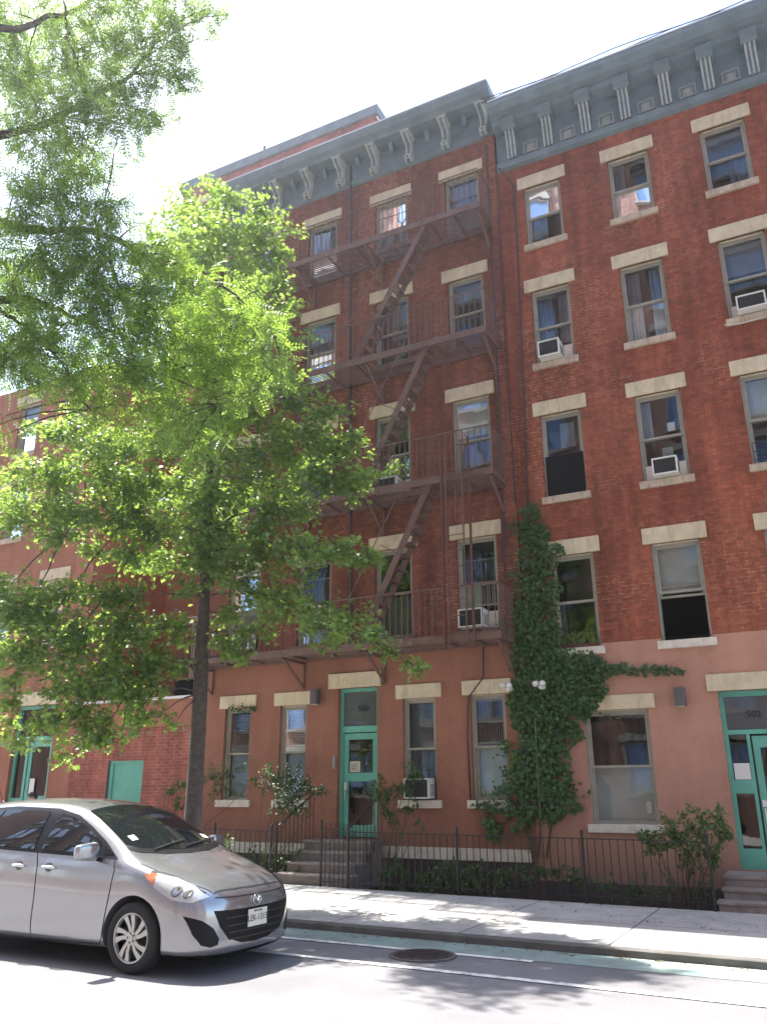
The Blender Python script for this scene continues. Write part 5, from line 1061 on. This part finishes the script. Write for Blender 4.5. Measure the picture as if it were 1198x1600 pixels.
for s in (-1, 1):
    # greenhouse glass: surround first, glass proud of it
    patch('window_surround', [(-1.38, 1.0), (-1.62, 1.155), (-1.90, 1.30), (-2.16, 1.41), (-2.5, 1.475), (-3.2, 1.495), (-3.85, 1.46), (-4.1, 1.40), (-4.22, 1.15), (-4.1, 1.085), (-3.0, 1.045), (-2.0, 1.015)], 'y', M['trim'], .004, side=s, cuts=5)
    patch('side_window', [(-1.66, 1.045), (-1.68, 1.15), (-1.95, 1.29), (-2.2, 1.385), (-2.42, 1.425), (-2.50, 1.06)], 'y', M['carglass'], .009, side=s, cuts=5)
    patch('side_window', [(-2.62, 1.065), (-2.60, 1.44), (-3.22, 1.46), (-3.34, 1.455), (-3.50, 1.09)], 'y', M['carglass'], .009, side=s, cuts=5)
    patch('side_window', [(-3.54, 1.095), (-3.38, 1.452), (-3.8, 1.425), (-4.02, 1.37), (-4.12, 1.16), (-4.05, 1.115)], 'y', M['carglass'], .009, side=s, cuts=5)
    patch('quarter_window', [(-1.45, 1.04), (-1.62, 1.12), (-1.61, 1.045)], 'y', M['carglass'], .009, side=s, cuts=3)
    # seams
    patch('door_seam', strip2([(-1.42, 1.0), (-1.385, .90), (-1.40, .7), (-1.46, .29), (-1.50, .23), (-2.46, .215)], .010), 'y', M['seam'], .003, side=s, cuts=4)
    patch('door_seam', strip2([(-2.55, 1.03), (-2.50, .9), (-2.47, .6), (-2.48, .215)], .010), 'y', M['seam'], .003, side=s, cuts=4)
    patch('door_seam', strip2([(-2.48, .215), (-3.2, .215), (-3.30, .42), (-3.45, .65), (-3.62, .78), (-3.66, 1.04)], .010), 'y', M['seam'], .003, side=s, cuts=4)
    patch('sill_trim', strip2([(-1.34, .165), (-3.28, .165)], .025), 'y', M['trim'], .003, side=s, cuts=4)
    for hx in (-2.32, -2.78):
        hb = MB(); p = BV.ray_cast(Vector((fx(hx), s*2, .90)), Vector((0, -s, 0)))[0]
        hb.tube([p+Vector((.10, s*-.005, -.005)), p+Vector((.075, s*.028, 0)), p+Vector((-.06, s*.03, .006)), p+Vector((-.10, s*.0, .008))], [.012, .017, .017, .012], 10); hb.build('door_handle', M['chrome'], body, smooth=True)
        patch('handle_recess', [(hx+.06*math.cos(a), .90+.045*math.sin(a)) for a in np.linspace(0, 6.28, 14)[:-1]], 'y', M['lampgrey'], .002, side=s, cuts=1)
    # mirror
    p = BV.ray_cast(Vector((fx(-1.60), s*2, 1.02)), Vector((0, -s, 0)))[0]
    mb = MB(); mb.tube([p+Vector((-.02, -s*.01, -.03)), p+Vector((.0, s*.08, -.01)), p+Vector((.0, s*.12, .0))], [.03, .025, .022], 8); mr_ = mb.build('mirror_arm', M['trim'], body, smooth=True)
    cx, cy, cz = p.x-.01, p.y+s*.21, p.z+.055
    bm = bmesh.new(); bmesh.ops.create_uvsphere(bm, u_segments=32, v_segments=20, radius=1)
    for v in bm.verts:
        q = [math.copysign(abs(c_)**.42, c_) for c_ in v.co]; ln = max(abs(c_) for c_ in q); q = [c_/max(1, ln) for c_ in q]
        k_ = 1-.14*(q[1]*s); v.co = Vector((q[0]*.055*(1-.25*max(0, q[1]*s))-.02*max(0, q[1]*s), q[1]*.125, q[2]*.082*k_))
    mm = bpy.data.meshes.new('mirror'); bm.to_mesh(mm); bm.free(); mm.materials.append(M['silver']); mm.polygons.foreach_set('use_smooth', [True]*len(mm.polygons))
    mo = bpy.data.objects.new('mirror', mm); col.objects.link(mo); mo.parent = body; mo.location = (cx, cy, cz); ORG[mo.name] = Vector((0, 0, 0))
    # headlight
    HL = [(-.15, .685), (-.26, .64), (-.50, .665), (-.78, .77), (-.95, .87), (-.82, .885), (-.58, .845), (-.34, .775)]
    hl = patch('headlight', HL, 'y', M['lens'], .007, side=s, cuts=5)
    patch('turn_lens', [(-.78, .775), (-.84, .81), (-.96, .878), (-.88, .888), (-.80, .877)], 'y', M['amber'], .011, side=s, cuts=4)
    for hx, hz, hr_ in ((-.47, .735, .045), (-.34, .712, .034)):
        patch('lamp_ring', [(hx+hr_*1.25*math.cos(a), hz+hr_*math.sin(a)) for a in np.linspace(0, 6.28, 18)[:-1]], 'y', M['lampgrey'], .011, side=s, cuts=2)
        patch('lamp_bowl', [(hx+hr_*.95*math.cos(a), hz+hr_*.72*math.sin(a)) for a in np.linspace(0, 6.28, 18)[:-1]], 'y', M['chrome'], .014, side=s, cuts=2)
    patch('headlight_edge', strip2([(-.20, .715), (-.36, .775), (-.58, .845), (-.80, .89), (-.90, .898)], .014), 'y', M['seam'], .006, side=s, cuts=4)
    # fog recess
    patch('fog_recess', [(s*.80, .53), (s*.70, .49), (s*.60, .415), (s*.535, .32), (s*.545, .27), (s*.62, .255), (s*.70, .28), (s*.755, .37)], 'x', M['trim'], .004, cuts=4, side=s)
    patch('bonnet_seam', strip2([(-.16, s*.56), (-.45, s*.68), (-.80, s*.745), (-1.12, s*.765)], .010), 'z', M['seam'], .003, cuts=4)
# windscreen
patch('windscreen', [(-1.22, 0), (-1.25, -.30), (-1.33, -.56), (-1.42, -.68), (-1.75, -.635), (-2.1, -.575), (-2.13, -.3), (-2.15, 0), (-2.13, .3), (-2.1, .575), (-1.75, .635), (-1.42, .68), (-1.33, .56), (-1.25, .30)], 'z', M['carglass'], .005, cuts=5)
patch('cowl', [(-1.13, 0), (-1.16, -.32), (-1.26, -.62), (-1.34, -.70), (-1.40, -.69), (-1.32, -.56), (-1.24, -.30), (-1.21, 0), (-1.24, .30), (-1.32, .56), (-1.40, .69), (-1.34, .70), (-1.26, .62), (-1.16, .32)], 'z', M['trim'], .004, cuts=4)
patch('bonnet_seam', strip2([(-.145, -.56), (-.11, -.3), (-.095, 0), (-.11, .3), (-.145, .56)], .012), 'z', M['seam'], .004, cuts=4)
# stickers
patch('sticker', [(-1.52, -.58), (-1.44, -.58), (-1.44, -.49), (-1.52, -.49)], 'z', M['sticker'] if 'sticker' in M else M['white'], .009, cuts=1)
patch('sticker', [(-1.40, .50), (-1.47, .50), (-1.47, .60), (-1.40, .60)], 'z', M['white'], .009, cuts=1)
# front grille (smile), lower intake
gr = patch('grille', [(-.60, .565), (-.53, .42), (-.42, .31), (-.22, .25), (0, .235), (.22, .25), (.42, .31), (.53, .42), (.60, .565), (.35, .555), (0, .55), (-.35, .555)], 'x', M['trim'], .004, cuts=5)
for zz in (.30, .36, .42, .49): patch('grille_bar', strip2([(-.40-.3*(zz-.27), zz), (0, zz-.006), (.40+.3*(zz-.27), zz)], .010), 'x', M['grille'], .010, parent=gr, cuts=3)
patch('nose_seam', strip2([(-.56, .675), (-.3, .665), (0, .66), (.3, .665), (.56, .675)], .008), 'x', M['seam'], .003, cuts=4)
patch('lower_lip', strip2([(-.66, .15), (-.4, .13), (0, .12), (.4, .13), (.66, .15)], .02), 'x', M['trim'], .004, cuts=4)
# emblem: a winged ring
em = MB(); ce = BV.ray_cast(Vector((1, 0, .615)), Vector((-1, 0, 0)))[0]; ex = ce.x+.012
ring = [(ex, .062*math.cos(a), ce.z+.048*math.sin(a)) for a in np.linspace(0, 2*math.pi, 33)]; em.tube(ring, .006, 6, cap=False)
em.tube([(ex, -.052, ce.z+.022), (ex+.002, -.03, ce.z+.018), (ex+.003, -.012, ce.z-.006), (ex+.003, 0, ce.z-.014), (ex+.003, .012, ce.z-.006), (ex+.002, .03, ce.z+.018), (ex, .052, ce.z+.022)], .005, 6); em.build('emblem', M['chrome'], body, smooth=True)
# number plate
pz, px_ = .455, BV.ray_cast(Vector((1, 0, .455)), Vector((-1, 0, 0)))[0].x+.014
pl_ = MB(); pl_.box(px_, px_+.006, -.155, .155, pz-.078, pz+.078); np_ = pl_.build('number_plate', mat('plate_white', (.72, .70, .60), .5), body)
text('plate_number', 'LEK-1315', .082, (px_+.008, 0, pz-.006), M['ink'], np_, rot=(R(90), 0, R(90)), ext=.001)
text('plate_state', 'NEW YORK', .026, (px_+.008, 0, pz+.058), M['ink'], np_, rot=(R(90), 0, R(90)), ext=.001)
ORG[np_.name] = Vector((0, 0, 0))
# wipers and antenna
wp = MB()
for (y0, y1) in ((-.45, .12), (.05, .52)):
    pts = []
    for k in range(6):
        y = y0+(y1-y0)*k/5; x = -1.25-.02*k if k < 6 else -1.3; r = BV.ray_cast(Vector((fx(x), y, 3)), Vector((0, 0, -1))); pts.append(r[0]+r[1]*.018)
    wp.tube(pts, .007, 5)
wp.build('wipers', M['black'], body)
an = MB(); r = BV.ray_cast(Vector((-3.65, -.3, 3)), Vector((0, 0, -1)))[0]; an.tube([r, r+Vector((-.02, 0, .03))], [.025, .012], 8); an.tube([r+Vector((-.02, 0, .03)), r+Vector((-.14, 0, .20))], .004, 5); an.build('antenna', M['black'], body)
# wheels
def wheel(wx, s):
    y0 = s*.865; w_ = MB(); n = 40; prof = [(.215, -.01), (.235, .006), (.27, .012), (.298, .004), (.315, -.03), (.317, -.10), (.317, -.13), (.31, -.19), (.27, -.20), (.215, -.19)]
    vsn = []
    i0 = len(w_.v)
    for k in range(n):
        a = 2*math.pi*k/n
        for r_, yy in prof: w_.v.append((wx+r_*math.cos(a), y0+s*yy, WZ+r_*math.sin(a)))
    m_ = len(prof)
    for k in range(n):
        for j in range(m_-1): a = i0+k*m_+j; b2 = i0+((k+1) % n)*m_+j; w_.f.append((a, a+1, b2+1, b2))
    wh = w_.build('wheel', M['tyre'], car, smooth=True)
    r_ = MB(); i0 = 0; prof2 = [(.222, .002), (.218, .006), (.208, .0), (.200, -.03), (.195, -.12), (.02, -.13)]
    for k in range(n):
        a = 2*math.pi*k/n
        for q, yy in prof2: r_.v.append((wx+q*math.cos(a), y0+s*yy, WZ+q*math.sin(a)))
    m_ = len(prof2)
    for k in range(n):
        for j in range(3): a = i0+k*m_+j; b2 = i0+((k+1) % n)*m_+j; r_.f.append((a, a+1, b2+1, b2))
    for k in range(5):
        for q in (-.17, .30):
            a = 2*math.pi*k/5+q+R(90); a2 = a+.16
            def P_(rad, ang, yy): return (wx+rad*math.cos(ang)*1, y0+s*yy, WZ+rad*math.sin(ang))
            i = len(r_.v); 
            for (rad, ang, hw, yy) in ((.045, a-.02, .017, -.012), (.12, a+.05, .018, -.006), (.205, a2+.02, .027, -.006)):
                da = hw/rad
                r_.v += [P_(rad, ang-da, yy), P_(rad, ang+da, yy), P_(rad, ang+da*.8, yy-.03), P_(rad, ang-da*.8, yy-.03)]
            for z_ in (0, 4):
                for e in range(4): r_.f.append((i+z_+e, i+z_+(e+1) % 4, i+z_+4+(e+1) % 4, i+z_+4+e))
    r_.tube([(wx, y0-s*.04, WZ), (wx, y0-s*.006, WZ)], .062, 24); r_.tube([(wx, y0-s*.006, WZ), (wx, y0+s*.002, WZ)], .028, 20); rm_ = r_.build('rim', M['alloy'], wh)
    d_ = MB(); d_.tube([(wx, y0-s*.14, WZ), (wx, y0-s*.10, WZ)], .205, 30); d_.build('brake_disc', M['grille'], wh)
    l = MB()
    for k in range(5): a = 2*math.pi*k/5+R(90)+.3; l.tube([(wx+.043*math.cos(a), y0-s*.01, WZ+.043*math.sin(a)), (wx+.043*math.cos(a), y0-s*.002, WZ+.043*math.sin(a))], .009, 10)
    l.build('wheel_nuts', M['black'], wh)
for wx in WX:
    for s in (-1, 1): wheel(wx, s)

# ---------------------------------------------------------------- person sitting on the far left steps behind the car
def person():
    hd = at(53, 1243, 13.7); X, Y = hd.x, 13.7; sz = gz(X)+.08+.02; seat = hd.z-.72
    t = thing('person', (X, Y, sz), 'dark-haired person in a pale blue shirt sitting on steps behind the silver car', 'person')
    J = [(0, 0, 0, .13), (0, .02, .18, .135), (0, .03, .36, .14), (0, .0, .47, .075), (0, -.03, .53, .052), (0, -.05, .60, .075), (0, -.05, .68, .088), (0, -.045, .76, .06),
         (-.16, .02, .42, .055), (-.22, -.06, .22, .045), (-.14, -.28, .10, .035), (.16, .02, .42, .055), (.22, -.06, .22, .045), (.14, -.28, .10, .035),
         (-.09, -.1, .0, .085), (-.12, -.42, .06, .065), (-.12, -.45, -.32, .045), (-.12, -.56, -.36, .035), (.09, -.1, .0, .085), (.12, -.42, .06, .065), (.12, -.45, -.32, .045), (.12, -.56, -.36, .035)]
    E_ = [(0, 1), (1, 2), (2, 3), (3, 4), (4, 5), (5, 6), (6, 7), (2, 8), (8, 9), (9, 10), (2, 11), (11, 12), (12, 13), (0, 14), (14, 15), (15, 16), (16, 17), (0, 18), (18, 19), (19, 20), (20, 21)]
    for s, wr in ((-1, 10), (1, 13)):
        wx, wy, wz = J[wr][:3]; J.append((wx-s*.02, wy-.07, wz-.01, .022)); pm = len(J)-1; E_.append((wr, pm))
        for k, (dx, ln) in enumerate(((-.03, .055), (-.01, .065), (.01, .062), (.028, .05))):
            J.append((wx-s*.02+dx, wy-.10, wz-.015, .009)); J.append((wx-s*.02+dx*1.1, wy-.10-ln, wz-.04, .0075)); E_ += [(pm, len(J)-2), (len(J)-2, len(J)-1)]
        J.append((wx-s*.055, wy-.06, wz+.0, .010)); J.append((wx-s*.07, wy-.10, wz-.01, .008)); E_ += [(pm, len(J)-2), (len(J)-2, len(J)-1)]
    me = bpy.data.meshes.new('body'); me.from_pydata([(a, b_, c) for a, b_, c, r in J], E_, []); o = bpy.data.objects.new('body', me); col.objects.link(o); o.parent = t; o.location = (0, 0, seat-sz); me.materials.append(M['skin'])
    md = o.modifiers.new('skin', 'SKIN'); md.use_smooth_shade = True
    for v, j in zip(me.skin_vertices[0].data, J): v.radius = (j[3], j[3])
    me.skin_vertices[0].data[0].use_root = True
    o.modifiers.new('sub', 'SUBSURF').levels = 1; o.modifiers['sub'].render_levels = 2
    def ell(name, c, r, m, lo=None):
        bm = bmesh.new(); bmesh.ops.create_uvsphere(bm, u_segments=20, v_segments=14, radius=1)
        for v in bm.verts: v.co = Vector((v.co.x*r[0]+c[0], v.co.y*r[1]+c[1], v.co.z*r[2]+c[2]))
        if lo is not None:
            dl = [v for v in bm.verts if lo(v.co)]; bmesh.ops.delete(bm, geom=dl, context='VERTS')
        mm = bpy.data.meshes.new(name); bm.to_mesh(mm); bm.free(); mm.materials.append(m); mm.polygons.foreach_set('use_smooth', [True]*len(mm.polygons))
        q = bpy.data.objects.new(name, mm); col.objects.link(q); q.parent = t; q.location = (0, 0, seat-sz); return q
    ell('hair', (0, -.03, .685), (.098, .115, .115), M['hair'], lambda c: c.z < .66 and c.y < -.06)
    for s in (-1, 1): ell('eye', (s*.032, -.128, .665), (.011, .008, .008), M['ink'])
    ell('mouth', (0, -.128, .60), (.022, .006, .006), M['flesh'])
    # shirt and trousers follow the body a little outside it
    def garment(name, js, es, m, ex):
        me2 = bpy.data.meshes.new(name); idx = {j: k for k, j in enumerate(js)}; me2.from_pydata([J[j][:3] for j in js], [(idx[a], idx[b_]) for a, b_ in es], []); g_ = bpy.data.objects.new(name, me2); col.objects.link(g_); g_.parent = t; g_.location = (0, 0, seat-sz); me2.materials.append(m)
        g_.modifiers.new('skin', 'SKIN').use_smooth_shade = True
        for v, j in zip(me2.skin_vertices[0].data, js): v.radius = (J[j][3]+ex, J[j][3]+ex)
        me2.skin_vertices[0].data[0].use_root = True; g_.modifiers.new('sub', 'SUBSURF').levels = 1; g_.modifiers['sub'].render_levels = 2
    garment('shirt', [0, 1, 2, 8, 9, 11, 12, 3], [(0, 1), (1, 2), (2, 3), (2, 8), (8, 9), (2, 11), (11, 12)], M['shirt'], .018)
    garment('trousers', [0, 14, 15, 16, 18, 19, 20], [(0, 14), (14, 15), (15, 16), (0, 18), (18, 19), (19, 20)], M['trouser'], .015)
M['flesh'] = mat('lips', (.35, .12, .1), .5)
person()

# ---------------------------------------------------------------- fallen leaves in the gutter and on the pavement
n = 700; lx = rng.uniform(-11, 3, n); ly = np.where(rng.uniform(size=n) < .6, YK-.02-abs(rng.normal(size=n))*.12, rng.uniform(YK+.2, YP-.1, n)); lz = -.007*(lx+3.7)+np.where(ly > YK, .086, .008)
lit = scatter('leaf_litter', simple_v, simple_f, np.stack([lx, ly, lz], 1), rng.normal(size=(n, 3))*[1, 1, .1], rng.normal(size=(n, 3))*.2+[0, 0, 1], rng.uniform(.02, .06, n), mat('dry_leaf', (.16, .12, .05), .8, var=.4, vscale=3))
tag(lit, 'small dry leaves and bits scattered in the gutter and over the pavement', 'leaf litter', kind='stuff')
# ---------------------------------------------------------------- haze volume added to imitate veiling lens glare
hz = MB(); hz.box(-92, 72, -72, 92, -2.2, 53); hm = bpy.data.materials.new('glare_haze'); hm.use_nodes = True; nn_ = hm.node_tree.nodes; nn_.remove(nn_['Principled BSDF'])
pv = nn_.new('ShaderNodeVolumePrincipled'); pv.inputs['Color'].default_value = (.9, .93, 1, 1); pv.inputs['Density'].default_value = .0010; pv.inputs['Anisotropy'].default_value = .72
hm.node_tree.links.new(pv.outputs[0], nn_['Material Output'].inputs['Volume']); tag(hz.build('haze', hm), 'thin haze added over the street to stand in for lens glare', 'haze', kind='stuff')
